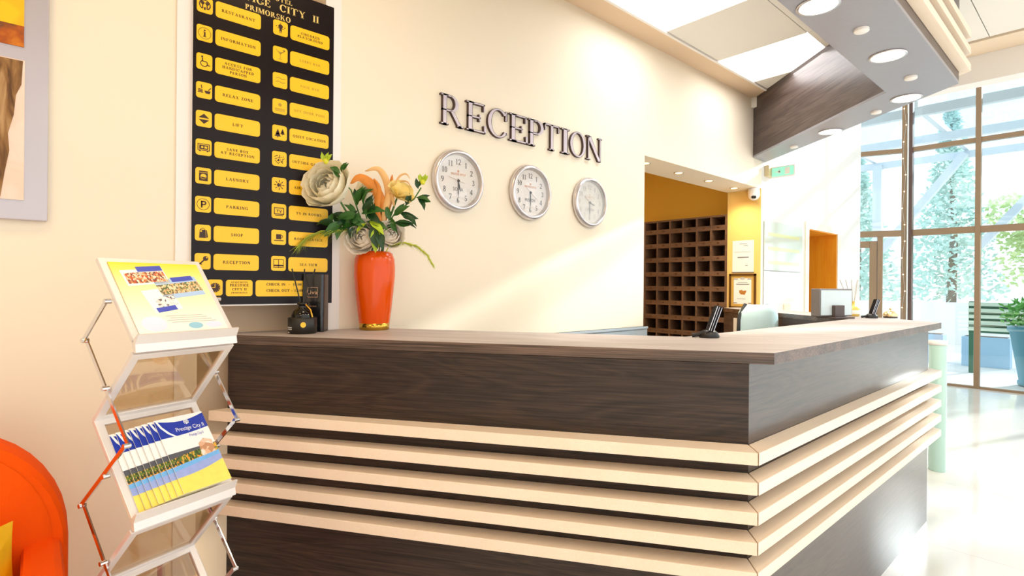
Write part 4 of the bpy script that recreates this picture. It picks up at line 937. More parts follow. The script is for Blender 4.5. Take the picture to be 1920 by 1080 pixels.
# orange feathers
ft = thing('feather_plume', 'curled orange decorative feathers rising from the bouquet centre', 'feather', tuple(MOUTH), group='flowers in the orange vase')
FEM = [mat('feather_orange', (226, 140, 50), .6, noise=.2, nscale=20), mat('feather_peach', (246, 196, 130), .6)]
def feather(pts, wd, m, nm='feather'):
    b = MB(); P = [V(*p) for p in pts]; n = len(P)
    # smooth the path
    Q = []
    for i in range(n-1):
        for s in range(5):
            u = s/5; p0, p1, p2, p3 = P[max(i-1, 0)], P[i], P[i+1], P[min(i+2, n-1)]
            Q.append(.5*((2*p1)+(p2-p0)*u+(2*p0-5*p1+4*p2-p3)*u*u+(3*p1-p0-3*p2+p3)*u**3))
    Q.append(P[-1]); vs = []; m_ = len(Q)
    for i, q in enumerate(Q):
        d = (Q[min(i+1, m_-1)]-Q[max(i-1, 0)]).normalized(); s = d.cross(VV).normalized(); ww = wd*math.sin(PI*min(1, .12+.86*i/(m_-1)))**.8
        vs += [q-s*ww-VV*.0, q-VV*.012, q+s*ww]
    b.mesh(vs, [(i*3+k, i*3+k+1, (i+1)*3+k+1, (i+1)*3+k) for i in range(m_-1) for k in range(2)], 0, True)
    o = obj(nm, b, m, ft); return o
feather([(722, 432, -.04), (722, 395, -.04), (706, 360, -.06), (683, 344, -.08), (668, 356, -.09)], .026, FEM[0])
feather([(722, 420, -.03), (730, 375, -.03), (726, 345, -.03), (712, 325, -.04), (690, 330, -.05)], .018, FEM[1])
feather([(720, 430, -.05), (712, 400, -.06), (716, 365, -.06), (708, 345, -.07)], .016, FEM[0])
feather([(724, 420, -.02), (734, 380, -.02), (735, 350, -.02), (737, 334, -.02)], .012, FEM[0])
feather([(724, 420, -.02), (738, 370, -.02), (748, 340, -.02), (762, 332, -.02), (770, 342, -.02)], .006, FEM[1])
feather([(724, 420, -.02), (738, 375, -.02), (750, 348, -.01), (764, 346, -.01), (772, 358, -.01)], .005, FEM[1])
feather([(722, 430, -.05), (728, 395, -.05), (737, 370, -.05), (744, 395, -.06)], .016, FEM[1])
# leafy sprays
def spray(label, pts, leaves, bud=None, mi=0):
    t = thing('leafy_spray', label, 'foliage', tuple(MOUTH), group='flowers in the orange vase')
    stem(t, [MOUTH+Vector((0, 0, -.1))]+[V(*p) for p in pts], .0035)
    for (px, py, d, dx, dy, L) in leaves:
        yd = RV*dx-ZW*dy+CAMV*random.uniform(-.1, .4); zd = CAMV*random.uniform(.5, 1.2)+ZW*random.uniform(.2, 1)+RV*random.uniform(-.5, .5)
        place('leaf', LEAFS[mi if random.random() < .7 else 1], t, V(px, py, d), yd, zd, L*KP*1.3)
        if mi == 0: place('leaf', LEAFS[mi if random.random() < .5 else 1], t, V(px+dx*4, py+dy*4, d+.01), yd+RV*random.uniform(-.9, .9)+ZW*random.uniform(-.5, .9), CAMV+RV*random.uniform(-.6, .6), L*KP*1.0)
    if bud:
        b = MB(); b.ball(V(*bud), .014, n=8, sq=(1, 1, 1.4)); obj('bud', b, mat('bud_yellow', (226, 224, 60), .5), t)
        for q in range(5):
            place('bud_leaf', LEAFS[2], t, V(*bud)-ZW*.01, Vector((math.cos(q*1.26), math.sin(q*1.26), 1.6)), CAMV, .05)
    return t
random.seed(11)
spray('dark green leafy spray with a yellow bud beside the big peony', [(690, 440, -.04), (678, 400, -.07), (676, 372, -.16), (652, 340, -.26)], [(676, 395, -.06, .3, -1, 30), (668, 412, -.1, -.8, .7, 30), (678, 388, -.06, .8, -.7, 30), (672, 350, -.28, .6, -1, 16), (657, 342, -.29, .9, .6, 18), (676, 405, -.1, -.6, 1, 26), (660, 412, -.1, -.3, 1, 24)], (644, 328, -.26))
spray('dark green leafy spray in the middle of the bouquet', [(700, 440, -.06), (696, 410, -.1), (694, 390, -.12)], [(690, 412, -.12, .9, -.1, 38), (688, 415, -.12, -1, .1, 34), (694, 398, -.12, .4, -1, 24), (690, 425, -.12, -.9, .5, 36), (698, 425, -.11, .9, .3, 34), (700, 408, -.12, .8, .6, 30), (684, 404, -.11, -.4, .9, 26)])
spray('dark green leafy spray with a bud at the right of the bouquet', [(720, 440, -.03), (745, 405, -.04), (780, 380, -.05), (793, 360, -.06)], [(742, 412, -.05, .8, -.5, 28), (740, 415, -.06, .3, .9, 24), (752, 405, -.06, 1, .7, 34), (742, 425, -.06, 1, .15, 34), (765, 392, -.05, .3, -1, 18), (786, 376, -.05, .6, 1, 24), (783, 378, -.05, 1, .2, 22), (787, 362, -.05, -.2, -1, 16), (735, 420, -.05, -.2, -1, 22)], (796, 348, -.06))
spray('green leafy spray drooping left over the vase rim', [(692, 440, -.05), (668, 425, -.1), (640, 432, -.14), (625, 450, -.15)], [(655, 425, -.12, -.8, .8, 32), (668, 428, -.11, .1, 1, 22), (645, 428, -.13, -1, .1, 26), (640, 410, -.12, -.2, .9, 24), (668, 418, -.12, .8, .4, 30), (680, 415, -.1, -.6, -.6, 24)])
spray('lime green frilled leaf hanging over the vase front', [(712, 455, -.06), (714, 432, -.09)], [(706, 425, -.13, .6, .5, 30), (712, 432, -.14, .25, 1, 34), (718, 435, -.14, .0, 1, 36), (722, 440, -.14, .3, 1, 30), (700, 428, -.12, -.5, .5, 22)], mi=2)
def plume(label, pts, m, spread=.030, n=230, droop=1.0):
    t = thing('grass_plume', label, 'grass plume', tuple(MOUTH), group='flowers in the orange vase')
    P = [V(*p) for p in pts]; stem(t, [MOUTH+Vector((0, 0, -.1))]+P, .003, m)
    b = MB(); r = random.Random(len(pts)+int(pts[-1][0]))
    for i in range(n):
        u = (i/n)*(len(P)-1); k = min(int(u), len(P)-2); p = P[k].lerp(P[k+1], u-k); d = (P[k+1]-P[k]).normalized()
        L = spread*(.6+.8*r.random())*(1.15-.5*i/n); side = Vector((r.uniform(-1, 1), r.uniform(-1, 1), r.uniform(-1.2, .5)-droop*.4)).normalized()
        q = p+(d*.9+side*.9).normalized()*L; sd = d.cross(side).normalized()*.0016
        b.face([p-sd, p+sd, q])
    o = obj('whiskers', b, m, t); o['kind'] = 'stuff'; return t
PLM = mat('plume_green', (176, 190, 70), .7); PLP = mat('plume_lime', (196, 206, 60), .7)
plume('feathery pale grass plume arching left from the vase', [(690, 438, -.06), (655, 440, -.12), (622, 444, -.15), (600, 456, -.17), (588, 470, -.18)], PLM, .085, 260, 1.6)
plume('feathery lime grass plume arching down to the right of vase', [(735, 465, -.05), (762, 460, -.05), (785, 466, -.05), (804, 482, -.05), (816, 502, -.05)], PLP, .034, 420, .6)

# scent bottle and its box
dfx, dfy = .12, .94
rd = thing('reed_diffuser', 'black scent diffuser bottle with gold seal and reeds at the counter end', 'diffuser', (dfx, dfy, TOP))
b = MB(); b.lathe([(.060, 0), (.064, .003), (.064, .072), (.061, .074), (.054, .0745)], (dfx, dfy, TOP), 32); obj('holder', b, mat('black_card', (26, 24, 22), .4), rd)
b = MB(); b.lathe([(.05, .07), (.049, .084), (.040, .104), (.022, .116), (.019, .122), (.019, .132), (.024, .134), (.025, .142), (.014, .144), (.012, .138)], (dfx, dfy, TOP), 28); obj('bottle', b, mat('black_gloss', (14, 12, 13), .08), rd)
for (dx, dd) in ((-19, .0), (0, .02), (21, .0)):
    bb = MB(); p0 = Vector((dfx, dfy, TOP+.09))-RV*dx*.0002; bb.tube([p0, Vector((dfx, dfy, TOP+.30))+RV*dx*.0027+VV*dd], .0032, 6); obj('reed', bb, BLACK, rd)
fd = (RV*.25+CAMV).normalized()
def on_cyl(ang, r, z): d = CAMV*math.cos(ang)+RV*math.sin(ang); return Vector((dfx, dfy, TOP+z))+d*r
b = MB()
for i in range(12):
    a0, a1 = 2*PI*i/12, 2*PI*(i+1)/12; b.face([on_cyl(.42+.19*math.cos(a)*rr, .0646, .043+.013*math.sin(a)*rr) for a, rr in ((a0, 0), (a0, 1), (a1, 1))])
b.face([on_cyl(a, .0646, z) for a, z in ((-.6, .0455), (.3, .0455), (.3, .0465), (-.6, .0465))])
obj('gold_seal', b, mat('gold_foil', (216, 166, 60), .25, metal=.9), rd)
b = MB()
for z, L in ((.030, .5), (.022, .5), (.008, .25)):
    for q in range(8):
        a = -.95+L*1.1*q/8; b.face([on_cyl(a, .0646, z-.0022), on_cyl(a+.05, .0646, z-.0022), on_cyl(a+.05, .0646, z+.0022), on_cyl(a, .0646, z+.0022)])
obj('printed_lines', b, PAPER, rd)
b = MB(); b.tube([Vector((dfx, dfy, TOP+.135))+RV*.02+CAMV*.014, Vector((dfx, dfy, TOP+.11))+RV*.045+CAMV*.02, Vector((dfx, dfy, TOP+.076))+RV*.052+CAMV*.018], .004, 6); obj('gold_tassel', b, MATS['gold_foil'], rd)
bxc = Vector((.045, 1.03, TOP))
gb = thing('scent_box', 'black carton with gold script standing between diffuser and vase', 'box', tuple(bxc))
ang = math.atan2(RV.y, RV.x); bu = Vector((math.cos(ang), math.sin(ang), 0)); bv = Vector((-bu.y, bu.x, 0))
def bxp(u, v, z): return bxc+bu*u+bv*v+ZW*z
hw, hd, hh = .052, .042, .276
b = MB()
pts = [bxp(x, y, 0) for x, y in rounded(0, 0, hw*2, hd*2, .014, 4)]
b.prism([(p.x, p.y) for p in pts], TOP, TOP+hh); obj('carton', b, mat('black_carton', (22, 22, 26), .22, coat=.4), gb)
b = MB(); o = bxp(.006, -hd-.0002, 0)
for (u0, z0, u1, z1) in ((-.022, .212, .026, .2135), (-.022, .166, .026, .1675), (-.022, .166, -.0207, .2135), (.0247, .166, .026, .2135)):
    b.face([bxp(u0, -hd-.0005, z0), bxp(u1, -hd-.0005, z0), bxp(u1, -hd-.0005, z1), bxp(u0, -hd-.0005, z1)])
put_plain(b, 'Liva', bxp(.0, -hd-.0002, .181), bu, ZW, .019, width=.050)
put_plain(b, 'ATHENA', bxp(.004, -hd-.0002, .120), bu, ZW, .006, width=.034)
put_plain(b, 'liva', bxp(.004, -hd-.0002, .066), bu, ZW, .012, width=.028)
obj('lettering', b, mat('rose_gold_print', (222, 176, 140), .3, metal=.5), gb)

# ================================================================== ON THE LONG COUNTER
def phone(x, y, label, flip=1, s=1.0):
    t = thing('cordless_phone', label, 'telephone', (x, y, TOP), group='cordless phones on the counter')
    def P(u, v, z): return Vector((x, y, TOP))+RV*u*s+VV*v*s+ZW*z*s
    b = MB(); vs = [P(.045*math.cos(a)*k, .035*math.sin(a)*k, z) for k, z in ((1.0, 0), (1.05, .006), (.85, .024), (.55, .034)) for a in [2*PI*i/16 for i in range(16)]]
    b.mesh(vs, [(r*16+i, r*16+(i+1) % 16, (r+1)*16+(i+1) % 16, (r+1)*16+i) for r in range(3) for i in range(16)]+[tuple(range(48, 64))], 0, True); obj('cradle', b, BLACK, t)
    a, c = P(-.004, 0, .020), P(.040, 0, .145)
    b = MB(); d = (c-a).normalized(); b.bar(a, c, .048*s, .022*s, up=tuple(d.cross(VV))); obj('handset', b, mat('phone_dark', (26, 22, 24), .6, spec=.15), t, bevel=.005)
    b = MB(); nb = (d.cross(VV)).normalized(); 
    if nb.dot(RV) > 0: nb = -nb
    b.bar(a-VV*.0245*s+nb*.0105*s+d*.012, c-VV*.0245*s+nb*.0105*s-d*.004, .0025*s, .0025*s); obj('silver_rim', b, SILVER, t)
    b = MB(); b.bar(a-VV*.0245*s-nb*.0105*s+d*.012, c-VV*.0245*s-nb*.0105*s-d*.004, .0025*s, .0025*s); obj('silver_rim', b, SILVER, t)
    b = MB(); b.bar(a-VV*.0245*s+nb*.001*s+d*.012, c-VV*.0245*s+nb*.001*s-d*.004, .002*s, .002*s); obj('side_seam', b, SILVER, t)
    b = MB()
    for i in range(5):
        for j in range(3): p = a+d*(.03+.016*i)*s+nb*.0115*s+VV*(j-1)*.013*s; b.bar(p, p+d*.008*s, .008*s, .002*s, up=tuple(nb))
    obj('keys', b, mat('key_grey', (48, 46, 50), .7, spec=.1), t)
    b = MB(); b.tube([P(-.02, 0, .03), P(-.05, .0, .012), P(-.075, .01, .009)], [.008*s, .009*s, .010*s], 8); obj('cradle_arm', b, BLACK, t)
phone(1.40, 2.32, 'black cordless phone in its cradle at the near counter bend')
phone(1.37, 4.88, 'black cordless phone near the far end of the counter')
# round trinket beside the far phone
tk = thing('counter_bell', 'small round gold and white counter bell beside the far phone', 'bell', (1.46, 5.02, TOP))
b = MB(); b.lathe([(.046, 0), (.05, .004), (.046, .014), (.02, .016)], (1.46, 5.02, TOP), 20); obj('base', b, mat('bell_base', (70, 54, 50), .4), tk)
b = MB(); b.lathe([(.052, .014), (.052, .022), (.046, .040), (.030, .054), (.006, .060), (.006, .066), (.011, .070), (.008, .078), (1e-5, .08)], (1.46, 5.02, TOP), 24); obj('dome', b, mat('bell_pale_gold', (236, 214, 170), .2, metal=.7), tk)
# second scent bottle, pale with gold
d2 = thing('reed_diffuser', 'clear scent bottle of golden oil with pale reeds on the far counter', 'diffuser', (1.19, 5.06, TOP))
b = MB(); b.lathe([(.042, 0), (.05, .006), (.05, .062), (.036, .076), (.014, .084), (.014, .12), (.017, .122), (.010, .124)], (1.19, 5.06, TOP), 24); obj('bottle', b, mat('golden_oil', (232, 196, 90), .1, coat=.5), d2)
b = MB(); b.lathe([(.0505, .02), (.0508, .021), (.0508, .05), (.0505, .051)], (1.19, 5.06, TOP), 24); obj('band', b, PAPER, d2)
for k in range(4):
    bb = MB(); a = -.3+.18*k; bb.tube([Vector((1.19, 5.06, TOP+.03)), Vector((1.19, 5.06, TOP+.30))+RV*(-.11+.055*k)+VV*.01*k], .0032, 5); obj('reed', bb, mat('pale_reed', (190, 178, 164), .6), d2)
# computer screens on the inner worktop
def monitor(x, y, ang, label, z1=1.352, wd=.40, dark=False):
    t = thing('computer_monitor', label, 'monitor', (x, y, TOP), ang, group='computer screens at the desk')
    H = z1-TOP
    b = MB(); b.box(-.066, .012, -wd/2, wd/2, .014, H); obj('casing', b, mat('monitor_grey', (122, 116, 116), .35), t, local=True, bevel=.006)
    b = MB(); b.box(.012, .016, -wd/2+.012, wd/2-.012, .024, H-.012); obj('back_cover', b, mat('pale_blue_plastic', (206, 222, 228), .2, coat=.4), t, local=True)
    b = MB(); b.box(-.068, -.066, -wd/2+.012, wd/2-.012, .026, H-.015); obj('screen', b, BLACK, t, local=True)
    b = MB(); b.box(.016, .045, -.05, .05, .012, .10); obj('stand_neck', b, mat('stand_brown', (84, 70, 66), .4), t, local=True, bevel=.004)
    b = MB(); b.box(-.08, .09, -.10, .10, 0, .013); obj('stand_foot', b, MATS['stand_brown'], t, local=True, bevel=.004)
monitor(1.20, 4.60, math.radians(-22), 'grey computer monitor with pale blue back standing on the far counter', wd=.34)
tag(box_obj('card_terminal', 1.12, 1.21, 4.76, 4.86, TOP, TOP+.05, mat('terminal_brown', (90, 74, 62), .4), bevel=.01), 'small dark box beside the monitor on the counter', 'terminal')
# paper taped to the inner desk panel
dv = (Vector((1.30, 4.59))-Vector((-.24, 5.73))).normalized(); nv = Vector((dv.y, -dv.x))
b = MB(); p0 = Vector((-.24, 5.73))+dv*.22+nv*.024; p1 = p0+dv*.23
b.ext([(p0.x, p0.y, .78), (p1.x, p1.y, .78), (p1.x, p1.y, 1.03), (p0.x, p0.y, 1.03)], (nv.x*.002, nv.y*.002, 0))
tag(obj('notice_paper', b, PAPER), 'blank white paper taped to the inner desk panel beside the chair', 'paper')

# ================================================================== OFFICE CHAIR
oc = thing('office_chair', 'pale blue backed office chair behind the reception counter', 'office chair', (.575, 4.80, FZ), math.radians(172)); oc.scale = (1.2, 1.2, 1.235)
BLU = mat('chair_pale_blue', (206, 236, 240), .5)
b = MB(); n = 10
def bk(u, v, o=0): return (-.06*(1-u*u)+.05*u*u*1.2-.02+o, u*.22*math.sqrt(1-.6*max(0, (v-.70)/.30)**3), .66+v*.52)
vs = [bk(-1+2*i/n, j/n, o) for o in (0, .03) for i in range(n+1) for j in range(n+1)]; K = (n+1)*(n+1)
fs = [(i*(n+1)+j, i*(n+1)+j+1, (i+1)*(n+1)+j+1, (i+1)*(n+1)+j) for i in range(n) for j in range(n)]
edge = [i*(n+1) for i in range(n+1)]+[n*(n+1)+j for j in range(1, n+1)]+[i*(n+1)+n for i in range(n-1, -1, -1)]+[j for j in range(n-1, 0, -1)]
fs2 = [tuple(K+q for q in f[::-1]) for f in fs]; fs3 = [(edge[i], edge[(i+1) % len(edge)], K+edge[(i+1) % len(edge)], K+edge[i]) for i in range(len(edge))]
b.mesh(vs, fs+fs2+fs3, 0, True); obj('backrest', b, BLU, oc, local=True)
b = MB(); b.tube([Vector(bk(1, j/6, .015)) for j in range(7)], .014, 8); obj('back_frame', b, mat('chair_dark', (44, 46, 50), .4), oc, local=True)
b = MB(); b.box(0, .46, -.23, .23, .44, .51); obj('seat', b, BLU, oc, local=True, bevel=.025)
b = MB(); b.bar((-.05, 0, .80), (-.08, 0, .50), .06, .02, up=(1, 0, 0)); b.bar((-.08, 0, .44), (.2, 0, .43), .06, .02); obj('back_bracket', b, MATS['chair_dark'], oc, local=True)
b = MB(); b.lathe([(.03, .09), (.03, .3), (.02, .3), (.02, .43)], (.22, 0, 0), 14); obj('gas_column', b, MATS['chair_dark'], oc, local=True)
for k in range(5):
    a = 2*PI*k/5; b = MB(); b.bar((.22, 0, .09), (.22+.29*math.cos(a), .29*math.sin(a), .065), .04, .025); lg = obj('leg', b, MATS['chair_dark'], oc, local=True)
    b = MB(); b.tube([(.22+.28*math.cos(a)-.02*math.sin(a), .28*math.sin(a)+.02*math.cos(a), .027), (.22+.28*math.cos(a)+.02*math.sin(a), .28*math.sin(a)-.02*math.cos(a), .027)], .027, 12); obj('caster', b, BLACK, lg, local=True)
for sy in (-.26, .26):
    b = MB(); b.box(.08, .32, sy-.025, sy+.025, .66, .685); b.box(.18, .22, sy-.012, sy+.012, .47, .66); obj('armrest', b, MATS['chair_dark'], oc, local=True, bevel=.004)

# ================================================================== OFFICE OPENING
kr = thing('key_rack', 'brown wooden pigeonhole key rack in the office opening', 'key rack', (-.95, 6.2, FZ))
RX0, RX1, RY0, RY1, RZ = -1.56, -.392, 6.052, 6.33, 2.205
cols = [-1.522, -1.337, -1.152, -.967, -.782, -.597, -.410]; rowz = [2.185-.182*i for i in range(13)]
b = MB(); b.box(RX0, RX1, RY1-.012, RY1, FZ, RZ); obj('back_panel', b, mat('rack_dark', (72, 52, 44), .6), kr)
b = MB(); b.box(RX0, RX1, RY0, RY1, RZ-.02, RZ); obj('top_board', b, WOOD_R, kr)
for x in cols:
    bb = MB(); bb.box(x-.010 if x > RX0+.1 else RX0, x+.010 if x < -.45 else RX1, RY0+.002, RY1-.012, FZ, RZ-.02); obj('divider', bb, WOOD_R, kr)
fm = None; kn = MB(); kn.ball((0, 0, 0), .011, n=8, sq=(1.5, .6, .8)); knm = kn.data('key_tag', mat('key_tag_brown', (96, 52, 22), .4))
for i in range(12):
    z = rowz[i]-.125
    for j in range(6):
        x0, x1 = cols[j]+.010, cols[j+1]-.010
        bb = MB(); bb.box(x0, x1, RY0+.006, RY0+.022, z-.030, z+.028); fr = obj('shelf_front', bb, WOOD_R, kr)
        if i < 8:
            k = bpy.data.objects.new('key_tag', knm); C.objects.link(k); k.parent = fr; k.location = Vector(((x0+x1)/2, RY0+.002, z+.004))-root_loc(kr)
    bb = MB(); bb.box(RX0+.02, RX1-.02, RY0+.02, RY1-.012, z-.030, z-.016); obj('shelf', bb, WOOD_R, kr)
# papers on the yellow jamb
def jamb_box(name, x0, x1, z0, z1, t, m, par=None, y=6.044): return box_obj(name, x0, x1, y-t, y, z0, z1, m, par)
np_ = thing('notice_paper', 'white printed notice hung above the gold framed certificate', 'paper', (-.195, 6.04, 1.52))
jamb_box('sheet', -.32, -.075, 1.530, 1.888, .004, PAPER, np_)
jamb_box('lower_edge', -.325, -.07, 1.522, 1.530, .008, mat('slate_strip', (110, 110, 130), .4), np_)
b = MB()
for (x0, x1, z, h) in ((-.24, -.15, 1.845, .006), (-.19, -.14, 1.825, .006), (-.30, -.11, 1.755, .003), (-.26, -.13, 1.69, .012), (-.17, -.14, 1.60, .006)): b.box(x0, x1, 6.0394, 6.0399, z, z+h)
obj('printed_lines', b, mat('print_dark', (110, 106, 120), .5), np_)
cf = thing('framed_certificate', 'gold framed certificate on the yellow jamb under the paper notice', 'certificate', (-.197, 6.04, 1.1))
for (x0, x1, z0, z1) in ((-.35, -.33, 1.116, 1.508), (-.064, -.044, 1.116, 1.508), (-.35, -.044, 1.116, 1.136), (-.35, -.044, 1.488, 1.508)): jamb_box('frame_rail', x0, x1, z0, z1, .022, mat('dark_gold_frame', (112, 76, 34), .35, metal=.4), cf)
jamb_box('gold_mount', -.331, -.063, 1.135, 1.489, .010, mat('gold_mount', (226, 186, 96), .4, metal=.2), cf)
jamb_box('certificate_sheet', -.298, -.096, 1.165, 1.458, .0115, PAPER, cf)
b = MB()
for (x0, x1, z, h) in ((-.27, -.12, 1.385, .008), (-.25, -.14, 1.41, .003), (-.26, -.16, 1.22, .004), (-.30, -.26, 1.172, .008), (-.13, -.095, 1.172, .008), (-.30, -.25, 1.445, .008), (-.14, -.095, 1.445, .008)): b.box(x0, x1, 6.0318, 6.0323, z, z+h)
obj('printed_lines', b, MATS['print_dark'], cf)
b = MB(); b.ext([(x, 6.0318, z) for x, z in ((-.232, 1.292), (-.215, 1.275), (-.17, 1.27), (-.155, 1.30), (-.15, 1.32), (-.19, 1.315), (-.205, 1.325), (-.235, 1.318))], (0, -.0005, 0)); obj('brown_emblem', b, mat('emblem_brown', (186, 124, 50), .5), cf)
b = MB(); b.ext([(-.197+.03*math.cos(a), 6.0315, 1.455+.016*math.sin(a)) for a in [2*PI*i/14 for i in range(14)]], (0, -.001, 0)); obj('seal', b, mat('seal_grey', (206, 202, 196), .5), cf)
# dome camera
dc = thing('security_camera', 'white dome security camera at the top corner of the office opening', 'camera', (-.02, 5.99, 2.40))
b = MB(); b.lathe([(.055, .0), (.058, -.02), (.062, -.045), (.058, -.07)], (-.05, 5.975, 2.454), 24); obj('mount', b, WHITE, dc)
b = MB(); b.ball((-.05, 5.975, 2.382), .062, n=20); obj('dome', b, WHITE, dc)
lens_d = (Vector((2.6, 0, 1.3))-Vector((-.05, 5.975, 2.382))).normalized()
for off in (-.016, .016):
    b = MB(); p = Vector((-.05, 5.975, 2.372))+(lens_d+Vector((off*9, off*6, -.25))).normalized()*.056; b.ball(p, .017, n=10); obj('lens', b, BLACK, dc)
# opening downlights
for k, (px_, py_) in enumerate(((-.159, 4.068), (-.176, 4.645), (-.178, 5.22), (-.19, 5.80))):
    t = thing('recessed_spotlight', ['small recessed spotlight in opening soffit, nearest the clocks', 'small recessed spotlight in opening soffit, second from the clocks', 'small recessed spotlight in opening soffit, third from the clocks', 'small recessed spotlight in opening soffit beside the dome camera'][k], 'spotlight', (px_, py_, 2.455), group='spotlights in the opening soffit')
    b = MB(); b.lathe([(.034, 0), (.046, 0), (.048, -.004), (.034, -.005)], (px_, py_, 2.455), 24, caps=False); obj('trim_ring', b, SILVER, t)
    b = MB(); b.lathe([(.034, -.003), (1e-5, -.003)], (px_, py_, 2.455), 20); obj('lamp', b, WARMDISC, t)
    d = bpy.data.lights.new('spotlight_beam', 'SPOT'); d.energy = 30; d.color = (1, .80, .50); d.spot_size = 2.3; d.spot_blend = .8; d.shadow_soft_size = .04
    o = bpy.data.objects.new('spotlight_beam', d); C.objects.link(o); o.location = (px_, py_, 2.44)
# exit sign
ex = thing('exit_sign', 'small green and white exit sign box on the wall under the bulkhead', 'exit sign', (0, 6.2, 2.66))
b = MB(); b.box(0, .05, 6.12, 6.30, 2.60, 2.72); obj('bracket', b, mat('sign_beige', (226, 206, 160), .5), ex, bevel=.004)
b = MB(); b.box(.05, .30, 6.18, 6.21, 2.58, 2.70); obj('box', b, WHITE, ex, bevel=.004)
EXG = mat('exit_green', (150, 232, 206), .4, emit=.6)
b = MB(); b.box(.06, .29, 6.176, 6.18, 2.592, 2.688); obj('panel', b, EXG, ex)
b = MB()
for q in ((.09, .15, 2.635, 2.645), (.13, .15, 2.62, 2.66)): b.box(q[0], q[1], 6.1745, 6.1758, q[2], q[3])
b.box(.20, .25, 6.1745, 6.1758, 2.605, 2.675); obj('pictogram', b, WHITE, ex)
# glossy picture board on the far wall
gp = thing('glass_board', 'large glossy glass panel on the wall between office opening and doorway', 'panel', (0, 6.65, 1.4))
b = MB(); b.box(.006, .016, 6.11, 7.19, 1.55, 2.105); obj('upper_sheet', b, mat('glossy_green_reflection', (212, 222, 208), .06, coat=.8), gp)  # green and white sheet colours imitate reflections in the glass
b = MB(); b.box(.006, .014, 6.11, 7.19, 1.0, 1.54); obj('lower_sheet', b, mat('glossy_white_reflection', (240, 240, 238), .10, coat=.6), gp)
for k in range(3):
    b = MB(); b.box(.016, .017, 6.2, 7.1, 1.62+.16*k, 1.66+.16*k); obj('pale_band', b, mat('pale_lime_band', (224, 228, 170), .1, coat=.8), gp)  # lime bands across the upper sheet
tag(box_obj('wall_switch', 0, .03, 6.62, 6.80, 1.07, 1.16, mat('switch_cream', (240, 228, 196), .5), bevel=.006), 'cream wall switch low on the far wall behind the office chair', 'switch')

# ================================================================== BULKHEAD LAMPS
dl = [(1.647, 2.907), (1.714, 3.843), (1.60, 4.80), (.92, 5.34)]
dn = ['large glowing downlight in the bulkhead soffit, cut by the top picture edge', 'large glowing downlight in the long straight part of bulkhead soffit', 'large glowing downlight at the bend of the bulkhead soffit', 'large glowing downlight in the bulkhead arm nearest the wall']
for (x, y), lb in zip(dl, dn):
    t = thing('downlight', lb, 'downlight', (x, y, BZ), group='downlights in the bulkhead')
    b = MB(); b.lathe([(.085, 0), (.098, -.001), (.099, -.006), (.085, -.007)], (x, y, BZ), 32, caps=False); obj('trim_ring', b, SILVER, t)
    b = MB(); b.lathe([(.086, -.004), (1e-5, -.004)], (x, y, BZ), 32); obj('diffuser', b, LIGHTDISC, t)
    area('downlight_beam', (x, y, BZ-.02), .16, 9, (1, .88, .72))
ss = [(1.713, 3.345), (1.723, 4.34), (1.36, 4.993), (.495, 5.642)]
sn = ['white button sensor in the bulkhead between the two long-side downlights', 'white button sensor in the bulkhead just before its bend', 'white button sensor in the bulkhead just past its bend', 'white button sensor in the bulkhead closest to the wall']
for (x, y), lb in zip(ss, sn):
    b = MB(); b.lathe([(.036, 0), (.037, -.013), (.033, -.017), (1e-5, -.018)], (x, y, BZ), 20); tag(obj('ceiling_sensor', b, WHITE), lb, 'sensor', 'button sensors in the bulkhead')

# ================================================================== LOBBY, NEAR THE GLAZING
cy_ = thing('umbrella_stand', 'pale green glass cylinder with white rim past the desk end', 'umbrella stand', (1.585, 6.0, FZ))
b = MB(); b.lathe([(.06, FZ), (.065, FZ+.01), (.065, .86)], (1.585, 6.0, 0), 24); obj('cylinder', b, mat('pale_green_glass', (190, 226, 214), .1, coat=.5), cy_)
b = MB(); b.lathe([(.055, .86), (.070, .862), (.070, .90), (.055, .90)], (1.585, 6.0, 0), 24); obj('rim', b, WHITE, cy_)

# ================================================================== OUTSIDE
b = MB(); b.box(-18, 26, FY+.15, 48, FZ-.14, FZ-.01); struct('floor_terrace', b, mat('terrace_paving', (232, 228, 222), .8))
PX, PY = 1.84, 12.45
pl = thing('planter', 'tall teal blue planter pot outside the glass at the right', 'planter', (PX, PY, FZ))
b = MB(); b.lathe([(.30, FZ), (.33, FZ+.02), (.33, FZ+.07), (.31, FZ+.09), (.43, .64), (.46, .66), (.46, .76), (.41, .76), (.40, .70)], (PX, PY, 0), 32); obj('pot', b, mat('teal_glaze', (60, 140, 160), .3), pl)
b = MB(); b.lathe([(.41, .69), (1e-5, .71)], (PX, PY, 0), 24); obj('soil', b, mat('soil', (60, 46, 34), .9), pl)
ps = thing('potted_shrub', 'green leafy shrub growing in the teal planter', 'shrub', (PX, PY, .71))
b = MB(); r = random.Random(5)
for i in range(460):
    a = r.uniform(0, 2*PI); d = math.sqrt(r.random())*.50; z = r.uniform(.0, .52)*(1-d*.7)
    p = Vector((PX+d*math.cos(a), PY+d*math.sin(a), .74+z)); u = Vector((r.uniform(-1, 1), r.uniform(-1, 1), r.uniform(-.2, .8))).normalized(); q = u.orthogonal().normalized()
    b.face([p, p+u*.06+q*.026, p+u*.13, p+u*.06-q*.026])
obj('foliage', b, mat('shrub_green', (96, 170, 70), .6, noise=.3, nscale=5), ps)['kind'] = 'stuff'
b = MB(); b.tube([(PX, PY, .70), (PX+.01, PY, .95)], .02, 6); obj('stem', b, mat('twig', (90, 70, 50), .8), ps)
sc = thing('slatted_screen', 'low green and white slatted screen outside beyond the planter', 'screen', (2.4, 13.5, FZ))
